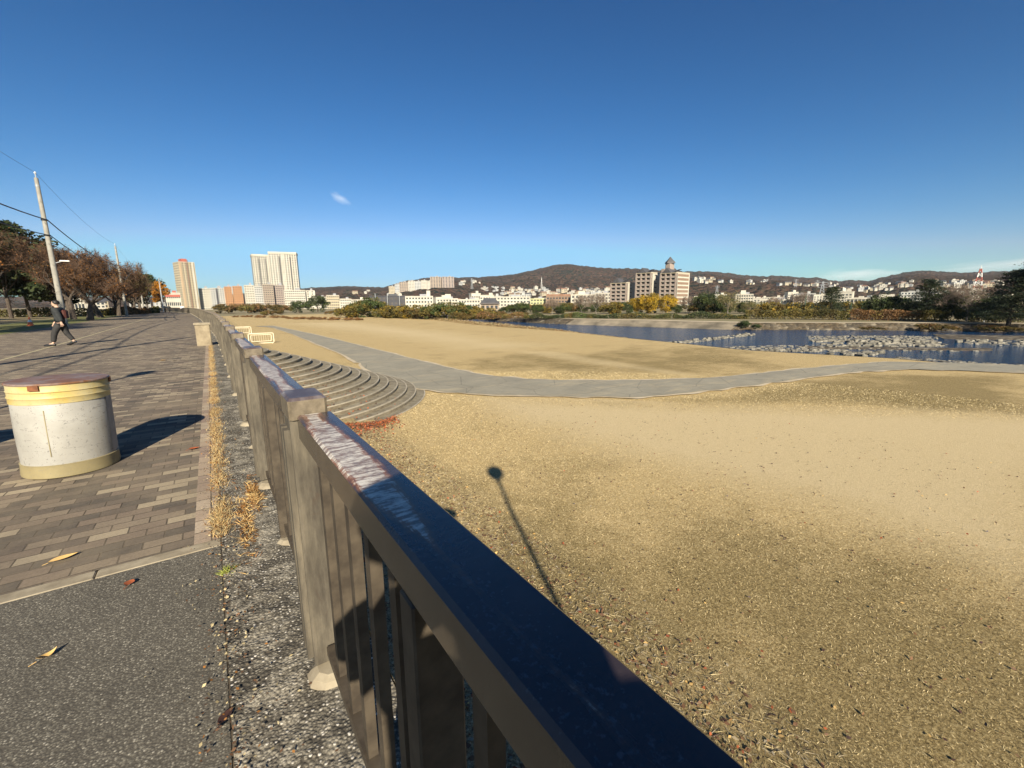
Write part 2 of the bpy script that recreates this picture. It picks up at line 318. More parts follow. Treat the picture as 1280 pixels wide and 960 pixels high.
MAT = dict(
    paver=m_paver(), asphalt=m_asphalt(), agg=m_aggregate(), ground=m_ground(), rail=m_rail(), post=m_post(), cap=m_cap(), water=m_water(),
    edging=M('pale_edging_concrete', (.34,.29,.205), (.23,.19,.13), 9, .9, .3), fenceside=M('brown_fence_paint', (.085,.067,.046), (.045,.035,.025), 14, .6, .15, .003),
    path=m_path(), lipc=M('pale_path_edge', (.56,.47,.33), (.42,.34,.22), 1.5, .95),
    tread=M('dusty_stair_tread', (.27,.235,.165), (.15,.125,.085), 3.5, .95, .4, .02), nosing=M('pale_stair_nosing', (.42,.37,.28), (.32,.275,.20), 3, .85, .2),
    leafred=M('red_fallen_leaf', (.42,.11,.04), (.22,.07,.03), 20, .6), leafbrown=M('brown_fallen_leaf', (.20,.105,.05), (.09,.05,.03), 20, .7),
    leafyellow=M('yellow_fallen_leaf', (.62,.40,.16), (.46,.30,.10), 20, .6), leafdark=M('dark_fallen_leaf', (.07,.035,.028), (.035,.02,.017), 20, .45),
    straw=M('dry_weed_straw', (.60,.43,.19), (.36,.22,.08), 9, .8), joint=M('joint_dirt', (.12,.095,.065), (.06,.048,.034), 25, .95, .4), riser=M('stair_riser', (.24,.20,.135), (.15,.12,.08), 5, .95, .3, .01), straw3=M('bleached_grass_blade', (.66,.54,.32), (.50,.40,.22), 5, .85), straw2=M('pale_grass_blade', (.49,.40,.225), (.36,.29,.155), 5, .85), olivegrass=M('olive_grass_blade', (.27,.21,.095), (.17,.135,.055), 5, .85),
    greenweed=M('green_weed', (.28,.30,.06), (.16,.18,.04), 9, .7), white=M('painted_white', (.80,.79,.74), (.70,.68,.62), 2, .6), cream=M('cream_paint', (.72,.64,.46), (.60,.52,.36), 4, .55),
    yellow=m_drumwhite((.48,.34,.085), (.44,.40,.25), .5), drumw=m_drumwhite((.36,.345,.305), (.29,.275,.24)), drumb=m_drumwhite((.29,.24,.125), (.22,.18,.095), .35), lid=m_lid(), rust=M('rust', (.24,.09,.035), (.12,.05,.025), 18, .8, .2),
    drumgrey=M('drum_grey_stripe', (.30,.29,.28), (.24,.23,.22), 12, .6),
    polec=M('pole_concrete', (.33,.315,.27), (.25,.235,.20), 2.5, .85), cable=M('cable_black', (.03,.035,.04), (.02,.02,.025), 2, .5), steel=M('galvanised_steel', (.42,.43,.43), (.33,.34,.34), 3, .5, metal=.4),
    bark=M('dark_tree_bark', (.105,.082,.062), (.045,.035,.028), 6, .95, .5, .02), barkgrey=M('grey_tree_bark', (.24,.215,.175), (.12,.10,.08), 5, .95, .4, .02),  # second bark is a paler tone for the willow and bare bank trees
    twig=M('twig_brown', (.13,.075,.045), (.065,.04,.026), .7, .9), twig2=M('twig_grey', (.24,.185,.14), (.15,.11,.085), .7, .9),
    rusty=LM('rusty_autumn_leaves', (.42,.17,.035), (.20,.10,.03)), redleaf=LM('red_autumn_leaves', (.40,.06,.03), (.24,.05,.03)), orange=LM('orange_autumn_leaves', (.62,.27,.025), (.45,.2,.03)),
    yellowleaf=LM('bright_yellow_leaves', (.60,.38,.03), (.42,.29,.035)), ginkgo=LM('yellow_autumn_leaves', (.42,.27,.035), (.17,.14,.035)), evergreen=LM('dark_evergreen_leaves', (.035,.052,.022), (.06,.068,.022), .4, .1), pine=LM('pine_needles', (.022,.035,.02), (.048,.058,.022), .5, .05),
    olive=LM('olive_leaves', (.13,.125,.035), (.22,.165,.045)), green=LM('green_leaves', (.06,.095,.03), (.11,.125,.035)), hedge=LM('autumn_hedge_leaves', (.17,.115,.035), (.085,.08,.028), .22), willow=LM('yellow_green_willow_leaves', (.20,.175,.075), (.26,.20,.09)),
    brownbush=LM('brown_dry_bush', (.30,.16,.06), (.16,.09,.04)), netgreen=M('green_net_mesh', (.055,.11,.075), (.04,.08,.055), 1, .9),
    glass=M('window_glass', (.045,.055,.065), (.02,.025,.03), .4, .2, spec=.6), darkrec=M('balcony_recess', (.10,.09,.085), (.06,.055,.05), .5, .8),
    wwhite=M('wall_white', (.50,.465,.385), (.42,.39,.32), .15, .85), wcream=M('wall_cream', (.42,.36,.25), (.37,.315,.215), .1, .85), wpeach=M('wall_peach', (.42,.31,.20), (.38,.28,.18), .1, .85), worange=M('wall_orange', (.42,.22,.10), (.37,.195,.09), .1, .85),
    wgrey=M('wall_grey', (.42,.415,.385), (.36,.355,.33), .1, .85), wbrown=M('wall_brown', (.31,.25,.19), (.27,.215,.165), .1, .85), wbrick=M('wall_brick_tan', (.24,.165,.115), (.21,.145,.10), .2, .85), wpink=M('wall_pinkbrown', (.31,.25,.21), (.26,.21,.175), .2, .85),
    wdark=M('wall_dark', (.075,.075,.085), (.055,.055,.06), .1, .85), wyel=M('wall_yellowgreen', (.44,.43,.24), (.38,.37,.2), .1, .85), roofdark=M('roof_dark', (.09,.09,.095), (.06,.06,.065), .3, .75), roofbrown=M('roof_brown', (.26,.14,.09), (.2,.11,.07), .3, .8), roofgrey=M('roof_grey', (.3,.3,.31), (.22,.22,.23), .3, .7), redp=M('red_panel', (.38,.10,.07), (.33,.09,.06), .3, .6), slate=M('slate_roof', (.085,.085,.09), (.065,.06,.06), .5, .6),
    stone=M('pale_river_block', (.29,.265,.21), (.085,.078,.062), 1.6, .9, .3, .03), bankc=M('bank_concrete', (.30,.25,.175), (.11,.095,.07), .28, .95, .2, .02), rock=m_bankrock(),
    forest=m_forest('autumn_forest', [(.018,.024,.014), (.052,.034,.023), (.088,.050,.032), (.036,.033,.02)]), parkdirt=M('park_ground', (.34,.25,.15), (.13,.125,.05), .25, .95, .3, .02), verge=M('mown_verge_grass', (.18,.175,.055), (.10,.105,.035), 1.2, .95, .4, .02),
    walkfar=M('worn_walk_paving', (.29,.26,.22), (.23,.205,.175), .6, .9), paint=M('faded_yellow_line', (.50,.43,.24), (.34,.30,.2), 6, .8), coneo=M('cone_orange', (.75,.16,.05), (.62,.13,.04), 5, .5), black=M('black_plastic', (.02,.02,.022), (.015,.015,.016), 5, .4),
    skin=M('skin', (.55,.36,.26), (.48,.30,.21), 20, .5), hair=M('dark_hair', (.02,.016,.014), (.012,.01,.009), 40, .5), jacketd=M('dark_jacket', (.035,.038,.038), (.02,.022,.022), 8, .8), jacketg=M('grey_green_cloth', (.16,.165,.145), (.11,.115,.10), 8, .85), bagm=M('maroon_bag', (.10,.03,.022), (.06,.02,.015), 8, .7),
    trousers=M('charcoal_trousers', (.04,.038,.036), (.025,.024,.023), 8, .85), coatw=M('white_coat', (.78,.76,.72), (.7,.68,.64), 3, .8), lampglass=M('dark_lamp_globe', (.06,.06,.06), (.04,.04,.04), 5, .3))

# ------------------------------------------------------------------ sun and sky
SUN_AZ, SUN_EL = radians(23.5), radians(27.0)         # SUN_AZ: where shadows point, clockwise from +Y
sd = Vector((cos(SUN_EL)*sin(SUN_AZ), cos(SUN_EL)*cos(SUN_AZ), -sin(SUN_EL)))
sl = bpy.data.lights.new('sun', 'SUN'); sl.energy = 4.9; sl.angle = radians(.53); sl.color = (1, .90, .73)
so = link(bpy.data.objects.new('sun', sl)); so.rotation_euler = sd.to_track_quat('-Z', 'Y').to_euler()
w = bpy.data.worlds.new('World'); scene.world = w; w.use_nodes = True
sk = w.node_tree.nodes.new('ShaderNodeTexSky'); sk.sky_type = 'NISHITA'; sk.sun_disc = False
sk.sun_elevation = SUN_EL; sk.sun_rotation = SUN_AZ+pi; sk.air_density = 1.0; sk.dust_density = .35; sk.ozone_density = 2.2; sk.altitude = 0
bg = w.node_tree.nodes['Background']; wt = w.node_tree
# winter sky: each channel of the sky texture gets its own response
sc_ = wt.nodes.new('ShaderNodeSeparateColor'); cc_ = wt.nodes.new('ShaderNodeCombineColor'); wt.links.new(sk.outputs[0], sc_.inputs[0])
for i, (g_, a_, c_) in enumerate(((2.65, 41.0, 2.75), (1.5, 13.9, 6.5), (1.34, 15.4, 9.8))):
    m1 = wt.nodes.new('ShaderNodeMath'); m1.operation = 'MULTIPLY'; m1.inputs[1].default_value = .085; wt.links.new(sc_.outputs[i], m1.inputs[0])
    m2 = wt.nodes.new('ShaderNodeMath'); m2.operation = 'POWER'; m2.inputs[1].default_value = g_; wt.links.new(m1.outputs[0], m2.inputs[0])
    m3 = wt.nodes.new('ShaderNodeMath'); m3.operation = 'MULTIPLY'; m3.inputs[1].default_value = a_; wt.links.new(m2.outputs[0], m3.inputs[0])
    m4 = wt.nodes.new('ShaderNodeMath'); m4.operation = 'MINIMUM'; m4.inputs[1].default_value = c_; wt.links.new(m3.outputs[0], m4.inputs[0]); wt.links.new(m4.outputs[0], cc_.inputs[i])
wt.links.new(cc_.outputs[0], bg.inputs[0]); bg.inputs[1].default_value = .051
scene.view_settings.view_transform = 'Standard'; scene.view_settings.look = 'None'; scene.view_settings.exposure = 1.0; scene.view_settings.gamma = 1
scene.cycles.max_bounces = 5; scene.cycles.diffuse_bounces = 2; scene.cycles.glossy_bounces = 3; scene.cycles.transparent_max_bounces = 6; scene.cycles.volume_bounces = 1
scene.cycles.use_denoising = True

# ------------------------------------------------------------------ ground
ZT = -2.6                                             # level of the river terrace
def slopez(x):
    if x < 4.6:
        t = max(0.0, (4.6-x)/4.15); return ZT+1.0*t**1.15
    return ZT
def inpoly(px, py, poly):
    poly = np.asarray(poly); n = len(poly); ins = np.zeros(px.shape, bool); dmin = np.full(px.shape, 1e9); j = n-1
    for i in range(n):
        x0, y0 = poly[j]; x1, y1 = poly[i]
        c = ((y1 > py) != (y0 > py)) & (px < (x0-x1)*(py-y1)/((y0-y1) if y0 != y1 else 1e-9)+x1); ins ^= c
        dx, dy = x1-x0, y1-y0; t = np.clip(((px-x0)*dx+(py-y0)*dy)/(dx*dx+dy*dy+1e-9), 0, 1)
        dmin = np.minimum(dmin, np.hypot(px-x0-t*dx, py-y0-t*dy)); j = i
    return np.where(ins, dmin, -dmin)
GT = lambda l: [G(x, y, ZT) for x, y in l]
near_bank = [(39.5,-60),(39.5,4),(40,10),(38.5,15),(37.5,19),(39.2,28),(40.3,37),(43,50),(43.4,62),(45,80),(50,105),(62,150),(80,210)]
sand1 = GT([(590,492),(700,500),(860,505),(1100,512),(1400,520),(1400,800),(1280,737),(1180,702),(1060,655),(960,625),(840,590),(740,560),(660,535),(600,515)])
sand2 = GT([(345,404),(450,402),(600,418),(700,432),(640,440),(560,437),(440,416)])
sand3 = GT([(620,437),(700,438),(900,470),(860,474),(700,452)])
sand4 = GT([(560,470),(640,492),(860,502),(860,508),(640,502),(540,484)])
green1 = GT([(720,505),(860,495),(960,484),(1050,470),(1130,466),(1280,470),(1300,520),(1000,505),(860,508)])
green2 = GT([(560,462),(620,470),(700,475),(800,475),(900,470),(1000,460),(940,440),(840,430),(740,440),(560,445)])
def terrace_attrs(X, Y):
    s = np.maximum(np.clip(inpoly(X, Y, sand1)/3.4+.42, 0, 1), np.clip(inpoly(X, Y, sand2)/12+.3, 0, .8))
    s = np.maximum(s, np.clip(inpoly(X, Y, sand3)/3.0+.1, 0, .6)); s = np.maximum(s, np.clip(inpoly(X, Y, sand4)/1.0+.2, 0, .6))
    g = np.maximum(np.clip(inpoly(X, Y, green1)/2.5+.4, 0, 1), np.clip(inpoly(X, Y, green2)/10+.38, 0, .85))
    g = np.maximum(g, np.clip((7.5-np.hypot(X-4.0, Y*.8))/4.2, 0, 1.0)); g = np.maximum(g, .18)
    d = np.clip((3.7-X)/1.6+.1, 0, .85); return s, g, d
def grid_sheet(name, xs, ys, zf, mat, attrs=None):
    X, Y = np.meshgrid(xs, ys, indexing='ij'); Z = zf(X, Y); nx, ny = X.shape
    V = np.stack([X, Y, Z], -1).reshape(-1, 3); idx = np.arange(nx*ny).reshape(nx, ny)
    F = np.stack([idx[:-1,:-1], idx[1:,:-1], idx[1:,1:], idx[:-1,1:]], -1).reshape(-1, 4)
    me = fastmesh(name, V, F, mat, smooth=True)
    if attrs is not None:
        for nm, a in attrs(X, Y).items():
            at = me.attributes.new(nm, 'FLOAT', 'POINT'); at.data.foreach_set('value', a.astype(np.float32).ravel())
    return mobj(name, me)
# ground sheet: terrace, cut at the river bank (columns are fitted to the bank line)
nb = np.array(near_bank)
ys = np.concatenate([np.arange(-60, -4, 4.0), np.arange(-4, 26, .25), np.arange(26, 60, .6), np.arange(60, 150, 2.0), np.arange(150, 211, 6.0)])
u = np.concatenate([np.linspace(0, .1, 20)[:-1], np.linspace(.1, .45, 60)[:-1], np.linspace(.45, 1, 60)])
bx = np.interp(ys, nb[:,1], nb[:,0]); U, Yg = np.meshgrid(u, ys, indexing='ij'); Xg = .45+(bx[None,:]-.45)*U
und = np.array([[noise.noise((x*.35, y*.35, 0))*.0 for y in ys] for x in u*40])
Zs = np.vectorize(slopez)(Xg)+und*np.clip(Xg-1, 0, 1)*np.clip(bx-Xg, 0, 1)
edge = U > .992; Zs = np.where(edge, ZT-.25, Zs)
nx, ny = Xg.shape; idx = np.arange(nx*ny).reshape(nx, ny)
me = fastmesh('ground', np.stack([Xg, Yg, Zs], -1).reshape(-1,3), np.stack([idx[:-1,:-1], idx[1:,:-1], idx[1:,1:], idx[:-1,1:]], -1).reshape(-1,4), MAT['ground'], smooth=True)
s_, g_, d_ = terrace_attrs(Xg, Yg)
for nm, a in (('sand', s_), ('green', g_), ('dirt', d_)):
    at = me.attributes.new(nm, 'FLOAT', 'POINT'); at.data.foreach_set('value', a.astype(np.float32).ravel())
tag(mobj('ground', me), kind='structure')
# bank into the water, near side
mb = MB(); n = len(near_bank)
for (x0, y0), (x1, y1) in zip(near_bank[:-1], near_bank[1:]): mb.add([(x0-.05,y0,ZT-.02),(x1-.05,y1,ZT-.02),(x1+2.2,y1,-4.0),(x0+2.2,y0,-4.0)], [(0,3,2,1)])
tag(mb.build('river_shore', MAT['rock']), kind='structure')
# far country: everything beyond, one sheet to the horizon
far_bank = [(110,-60),(104,-20),(98,2),(95,12),(88,24),(80,32),(72.5,40),(69,58),(65,74),(64,105),(72,150),(92,210)]
mb = MB()
ft = [(x+3.6, y) for x, y in far_bank]
mb.add([(x, y, -2.25) for x, y in ft]+[(9000, y if 0 < i < len(ft)-1 else y, -2.25) for i, (x, y) in enumerate(ft)], [(i, len(ft)+i, len(ft)+i+1, i+1) for i in range(len(ft)-1)])
mb.add([(-9000,210,-2.62),(9000,210,-2.62),(9000,9000,-2.62),(-9000,9000,-2.62)], [(0,1,2,3)])
mb.add([(-9000,-9000,-4.6),(9000,-9000,-4.6),(9000,210,-4.6),(-9000,210,-4.6)], [(0,1,2,3)])
tag(mb.build('terrain', M('far_ground', (.30,.24,.14), (.17,.15,.07), .05, .95)), kind='structure')
mb = MB()
for i in range(len(far_bank)-1):
    (x0,y0),(x1,y1) = far_bank[i], far_bank[i+1]; (a0,b0),(a1,b1) = ft[i], ft[i+1]
    mb.add([(x0,y0,-3.7),(x1,y1,-3.7),(a1,b1,-2.24),(a0,b0,-2.24)], [(0,1,2,3)], 0 if 36 < y0 < 70 else 1)
tag(mb.build('far_river_bank', [MAT['bankc'], MAT['rock']]), kind='structure')
mb = MB()
for i in range(len(ft)-1):
    (x0,y0),(x1,y1) = ft[i], ft[i+1]; mb.add([(x0-.1,y0,-2.2),(x1-.1,y1,-2.2),(x1+4,y1,-2.2),(x0+4,y0,-2.2)], [(0,3,2,1)])
tag(mb.build('far_bank_path', MAT['lipc']), kind='structure')
mb = MB().add([(38,-60,-3.33),(112,-60,-3.33),(112,212,-3.33),(38,212,-3.33)], [(0,1,2,3)])
tag(mb.build('river_water', MAT['water']), kind='structure')
# grey asphalt path and its pale worn edges
pn = GT([(320,408),(345,411),(420,440),(460,463),(500,482),(560,491),(640,495),(720,497),(800,497),(880,490),(960,480),(1050,468),(1130,463),(1280,467),(1500,476)])
pf = GT([(330,405),(400,420),(480,440),(560,460),(620,471),(700,476),(800,476),(900,472),(1000,462),(1080,455),(1150,452),(1280,458),(1500,464)])
def smooth_line(pts, n):
    pts = [Vector((x, y, 0)) for x, y in pts]; pts = [pts[0]*2-pts[1]]+pts+[pts[-1]*2-pts[-2]]; seg = len(pts)-3; out = []
    for k in range(n):
        t = k/(n-1)*seg; i = min(int(t), seg-1); t -= i; p0, p1, p2, p3 = pts[i:i+4]
        out.append(.5*((2*p1)+(p2-p0)*t+(2*p0-5*p1+4*p2-p3)*t*t+(3*p1-p0-3*p2+p3)*t**3))
    return [(p.x, p.y) for p in out]
pn = pn[:2]+pn[2:]; A = smooth_line(pn, 160); B = smooth_line(pf, 160)
def ribbon(name, A, B, z, mat, jit=0, tz=0):
    mb = MB(); V = []
    for i, (a, b) in enumerate(zip(A, B)):
        ja = noise.noise((a[0]*.9, a[1]*.9, 3))*jit; jb = noise.noise((b[0]*.9, b[1]*.9, 7))*jit
        V += [(a[0]+ja, a[1]+ja, z), (b[0]+jb, b[1]+jb, z)]
    mb.add(V, [(2*i, 2*i+1, 2*i+3, 2*i+2) for i in range(len(A)-1)]); return tag(mb.build(name, mat), kind='structure')
def off(L, M_, d): return [(a[0]+(a[0]-b[0])/max(hypot(a[0]-b[0], a[1]-b[1]), .01)*d, a[1]+(a[1]-b[1])/max(hypot(a[0]-b[0], a[1]-b[1]), .01)*d) for a, b in zip(L, M_)]
# match the two edges by nearest point so that the ribbon stays square
def nearest(L, P):
    out = []
    for a in P: out.append(min(L, key=lambda b: (a[0]-b[0])**2+(a[1]-b[1])**2))
    return out
Bm = nearest(smooth_line(pf, 1200), A)
ribbon('path_edge', off(A, Bm, .20), off(Bm, A, .20), ZT+.045, MAT['lipc'], .34)
ribbon('path', A, Bm, ZT+.055, MAT['path'], .16)
PATHPOLY = A+Bm[::-1]

# ------------------------------------------------------------------ walkway
fx = [(-60,.0),(15,.0),(25,-.05),(42,-.55),(58,-1.0),(76,-1.75),(109,-3.3),(124,-5.0),(160,-10),(230,-22)]   # drift of the fence line with distance
def drift(y): return float(np.interp(y, [a for a, b in fx], [b for a, b in fx]))
def strip(name, x0, x1, y0, y1, z, mat, step=4.0, thick=None, kind='structure'):
    L = list(np.arange(y0, y1, step))+[y1]; V = []
    for y in L: V += [(x0+drift(y), y, z), (x1+drift(y), y, z)]
    return tag(MB().add(V, [(2*i, 2*i+1, 2*i+3, 2*i+2) for i in range(len(L)-1)]).build(name, mat), kind=kind)
strip('walkway_paving', -9.4, -.10, 3.235, 230, 0, MAT['paver'])
strip('joint_dirt', -.16, .0, -2, 230, -.003, MAT['joint'])
strip('walkway_asphalt', -9.4, -.105, -14, 3.13, 0, MAT['asphalt'])
mb = MB(); random.seed(3); x = -.10
while x > -9.4: mb.cbox(x-.595, x, 3.132, 3.233, -.1, .003, .006); x -= .6
tag(mb.build('kerb_strip', MAT['edging']), kind='structure')
def bumpy(x0, x1, y0, y1, dx, dy, amp, f, z, name, mat):
    return tag(grid_sheet(name, np.arange(x0, x1+1e-6, dx), np.arange(y0, y1, dy), lambda X, Y: np.vectorize(lambda a, b: z+amp*noise.fractal((a*f, b*f, 0), .9, 2, 4))(X, Y), mat), kind='structure')
bumpy(-.098, .452, -2, 8, .018, .02, .007, 14, .006, 'gutter_concrete', MAT['agg'])
strip('gutter_concrete', -.098, .452, 8-.02, 230, .004, MAT['agg'])
L = list(np.arange(-14, 230, 3.0)); mb = MB()
for a, b in zip(L[:-1], L[1:]): mb.add([(.452+drift(a),a,.0),(.452+drift(b),b,.0),(.452+drift(b),b,-3),(.452+drift(a),a,-3)], [(0,3,2,1)])
tag(mb.build('retaining_wall', MAT['agg']), kind='structure')
strip('grass_verge', -14.5, -9.38, -14, 230, -.004, MAT['verge'])
strip('park_ground', -400, -14.45, -14, 1500, -.01, MAT['parkdirt'], 60)
tag(MB().add([(-400,229,-.012),(-22,229,-.012),(-60,700,-.012),(-400,700,-.012)], [(0,1,2,3)]).build('road', MAT['walkfar']), kind='structure')
strip('line_marking', -5.14, -5.06, 12, 140, .004, MAT['paint'])

# ------------------------------------------------------------------ fence
FZ = 1.11; TOPZ = 1.170; P0 = 1.70; SP = 2.30
fence = empty('fence', (.26, 0, 0)); tag(fence, 'long brown metal fence with worn top rail along the walkway edge', 'fence')
def place(o, y, extra=(0, 0, 0)):
    a = math.atan2(drift(y+1)-drift(y-1), 2.0); o.location = (drift(y)+extra[0], y+extra[1], extra[2]); o.rotation_euler[2] = -a; return o
# one post (local: y=0 its near face)
mb = MB(); mb.cbox(-.065,.065,0,.15,.06,FZ-.02,.006); mb.box(-.085,-.0645,.02,.06,.09,FZ-.06); mb.box(-.085,-.0645,.09,.13,.09,FZ-.06)
post = mb.build('post', MAT['post'], fence)
cap = MB().cbox(-.066,.066,-.012,.19,FZ-.02,TOPZ,.010).build('post_cap', MAT['cap'], post)
foot = MB().lathe([(.105,-.01),(.10,.012),(.085,.03),(.06,.045)], 9).build('footing', MAT['edging'], post)
sup = MB().cbox(-.045,.045,-.03,.03,.05,FZ-.09,.004).build('support', MAT['fenceside'], fence)
sf = MB().lathe([(.075,-.01),(.065,.014),(.045,.03)], 8).build('footing', MAT['edging'], sup)
L_ = SP-.215
rail = MB(); r0, r1 = -.042, .078
rail.add([(r0,0,FZ-.085),(r1,0,FZ-.085),(r1,0,FZ-.008),(r1-.008,0,FZ),(r0+.008,0,FZ),(r0,0,FZ-.008)]+[(r0,L_,FZ-.085),(r1,L_,FZ-.085),(r1,L_,FZ-.008),(r1-.008,L_,FZ),(r0+.008,L_,FZ),(r0,L_,FZ-.008)],
         [(0,1,2,3,4,5),(11,10,9,8,7,6)]+[(i,i+6,(i+1)%6+6,(i+1)%6) for i in range(6)])
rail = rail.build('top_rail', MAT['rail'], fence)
low = MB().box(-.02,.03,0,L_+.06,.10,.14).build('bottom_rail', MAT['fenceside'], fence)
bal = MB().box(-.012,.018,-.020,.020,.135,FZ-.08).build('baluster', MAT['fenceside'], fence)
first = dict(post=True, sup=True, rail=True, low=True, bal=True)
def put(proto, key, y, ex=(0,0,0)):
    if first[key]: first[key] = False; o = proto
    else: o = copy_tree(proto, fence)
    place(o, y, ex); return o
nb_ = 0; stuffb = MB()
for k in range(-2, 52):
    y = P0+SP*k
    put(post, 'post', y)
    put(rail, 'rail', y+.19); put(low, 'low', y+.14)
    put(sup, 'sup', y+SP/2+.08)
    for j in range(11):
        yy = y+.15+(j+1)*(SP-.15)/12.0
        if abs(yy-(y+SP/2+.08)) < .05: continue
        if nb_ < 100 and k >= -1: put(bal, 'bal', yy); nb_ += 1
        elif k >= -1:
            d = drift(yy); stuffb.box(d-.012, d+.018, yy-.020, yy+.020, .135, FZ-.08)
o = stuffb.build('baluster', MAT['fenceside'], fence); o['kind'] = 'stuff'
# far end of the fence, too small to show parts
mb = MB(); L = list(np.arange(P0+SP*52, 225, 3.0))
for a, b in zip(L[:-1], L[1:]):
    for x0, x1, z0, z1 in ((-.04,.07,FZ-.08,FZ), (-.02,.03,.12,FZ-.09)):
        da, db = drift(a), drift(b); mb.add([(da+x0,a,z0),(da+x1,a,z0),(db+x1,b,z0),(db+x0,b,z0),(da+x0,a,z1),(da+x1,a,z1),(db+x1,b,z1),(db+x0,b,z1)], [(0,3,2,1),(4,5,6,7),(0,1,5,4),(1,2,6,5),(2,3,7,6),(3,0,4,7)])
mb.build('far_panels', MAT['fenceside'], fence)

# ------------------------------------------------------------------ drums
def drum(loc, label, rz=0):
    r = empty('drum_bollard', loc, rz); tag(r, label, 'bollard', 'drum bollards across the walkway'); r.rotation_euler[1] = radians(1.3)
    R = .33; r.scale = (1, 1, 1.035)
    MB().lathe([(R-.004,.105),(R-.004,.16),(R+.001,.4),(R-.002,.66),(R-.006,.665)], 64).build('body', MAT['drumw'], r, True)
    MB().lathe([(R-.012,0),(R+.006,.012),(R+.008,.03),(R+.003,.10),(R+.006,.118),(R-.01,.125)], 64).build('base_band', MAT['drumb'], r, True)
    MB().lathe([(R-.006,.645),(R+.004,.65),(R+.004,.69),(R+.010,.70),(R+.004,.712),(R+.004,.745),(R+.010,.752),(R+.004,.76),(R+.005,.812)], 64).build('top_band', MAT['yellow'], r, True)
    ld = MB().lathe([(R+.002,.808),(R+.013,.810),(R+.014,.818),(R+.008,.826),(R*.5,.838),(.02,.842)], 64).build('lid', MAT['lid'], r, True)
    for a in (-1.85, .05, 2.2):
        o = MB().box(-.035,.035,-.006,.006,-.02,.025).build('clip', MAT['rust'], r); o.location = ((R+.012)*cos(a), (R+.012)*sin(a), .79); o.rotation_euler[2] = a+pi/2
    o = MB().box(-.003,.003,-.001,.001,-.20,.20).build('seam', MAT['drumb'], r); o.location = ((R+.001)*cos(-1.75), (R+.001)*sin(-1.75), .40); o.rotation_euler[2] = -1.75+pi/2
    V = []; n = 10
    for k in range(n+1):
        a = -.35+.42*k/n; V += [((R+.0025)*cos(a), (R+.0025)*sin(a), .13), ((R+.0035)*cos(a), (R+.0035)*sin(a), .655)]
    MB().add(V, [(2*k, 2*k+2, 2*k+3, 2*k+1) for k in range(n)]).build('grey_stripe', MAT['drumgrey'], r)
    return r
drum((-1.225, 5.60, 0), 'white and yellow drum with rusty lid standing on the brick paving')
drum((-2.95, 6.02, 0), 'white and yellow drum outside the frame whose shadow reaches the paving', 1.3)

# concrete block by the fence
bx0, by0 = G(257, 432, 0)
cb = empty('concrete_block', (bx0+.0, by0+.2, 0)); tag(cb, 'weathered square concrete block standing on the gutter beside the fence', 'block')
MB().cbox(-.26,.22,-.2,.22,0,.80,.03).build('body', M('block_concrete', (.34,.28,.185), (.20,.16,.105), 3, .95, .4, .02), cb)
MB().cbox(-.29,.25,-.23,.25,.79,.87,.015).build('cap', MAT['edging'], cb)

# ------------------------------------------------------------------ round stairs
C0 = (.45, 21.77); R0, TR, RI = 8.1, .41, .136
st = empty('round_stairs', (C0[0], C0[1], ZT)); tag(st, 'half round flight of concrete steps falling from the fence to the dry field', 'stairs')
NA = 56
for k in range(19):
    Ro = R0-TR*k; Ri = max(Ro-TR-.10, .12); z1 = RI*k+.03; z0 = z1-RI-.25
    aa = [-pi/2+pi*i/NA for i in range(NA+1)]
    def arc(R, z): return [(max(0.0, R*cos(a)), R*sin(a), z) for a in aa]
    ne = .055
    nh = .045; V = arc(Ro-.012, z0)+arc(Ro-.012, z1-nh)+arc(Ro-ne, z1-nh)+arc(Ro-ne, z1-.004)+arc(Ri, z1-.004)+arc(Ri, z0); m = NA+1
    mb = MB()
    for q in range(5): 
        F = [(i, i+1, m+i+1, m+i) for i in range(NA)]; mb.add(V[q*m:(q+2)*m], F, 1 if q == 0 else 0)
    s = mb.build('step', [MAT['tread'], MAT['riser']], st)
    V = arc(Ro-ne, z1-nh)+arc(Ro, z1-nh)+arc(Ro, z1)+arc(Ro-ne, z1); F = []
    for q in range(3): F += [(q*m+i, q*m+i+1, (q+1)*m+i+1, (q+1)*m+i) for i in range(NA)]
    MB().add(V, F).build('nosing', MAT['nosing'], s)

# ------------------------------------------------------------------ grass, weeds, litter
rng = np.random.default_rng(11)
def ground_z(X): 
    t = np.clip((4.6-X)/4.15, 0, None); return np.where(X < 4.6, ZT+1.0*t**1.15, ZT)
n = 620000
rr = 2.2+24*rng.random(n)**1.15; th = rng.uniform(-.45, 1.65, n)       # polar round the camera, thins out with distance
X = rr*np.sin(th+.15); Y = rr*np.cos(th+.15)
ok = (X > 1.2) & (X < 37) & (np.hypot(X-C0[0], Y-C0[1]) > R0+.1); X, Y = X[ok], Y[ok]
s1, g1, d1 = terrace_attrs(X, Y); pp = np.array([noise.noise((a*.8, b*.8, 0)) for a, b in zip(X, Y)])
keep = (rng.random(len(X)) > (s1*1.15)) & (inpoly(X, Y, PATHPOLY) < -.25) & (rng.random(len(X)) > d1*.75) & (rng.random(len(X)) < .9+pp*.5)
X, Y, g1, pp = X[keep], Y[keep], g1[keep], pp[keep]
D = rng.normal(size=(len(X),3)); D[:,2] = np.abs(D[:,2])*.35+.06; D /= np.linalg.norm(D, axis=1)[:,None]
far = np.hypot(X, Y)
mi = np.where(rng.random(len(X)) < g1*.45+pp*.3, 1, np.where(rng.random(len(X)) < .35, 2, 0))
me = twigmesh('grass', np.stack([X, Y, ground_z(X)-.004], 1), D, rng.uniform(.015, .042, len(X))*(1+far*.025), .003+far*.0009, [MAT['straw2'], MAT['olivegrass'], MAT['straw3']], mi, rng)
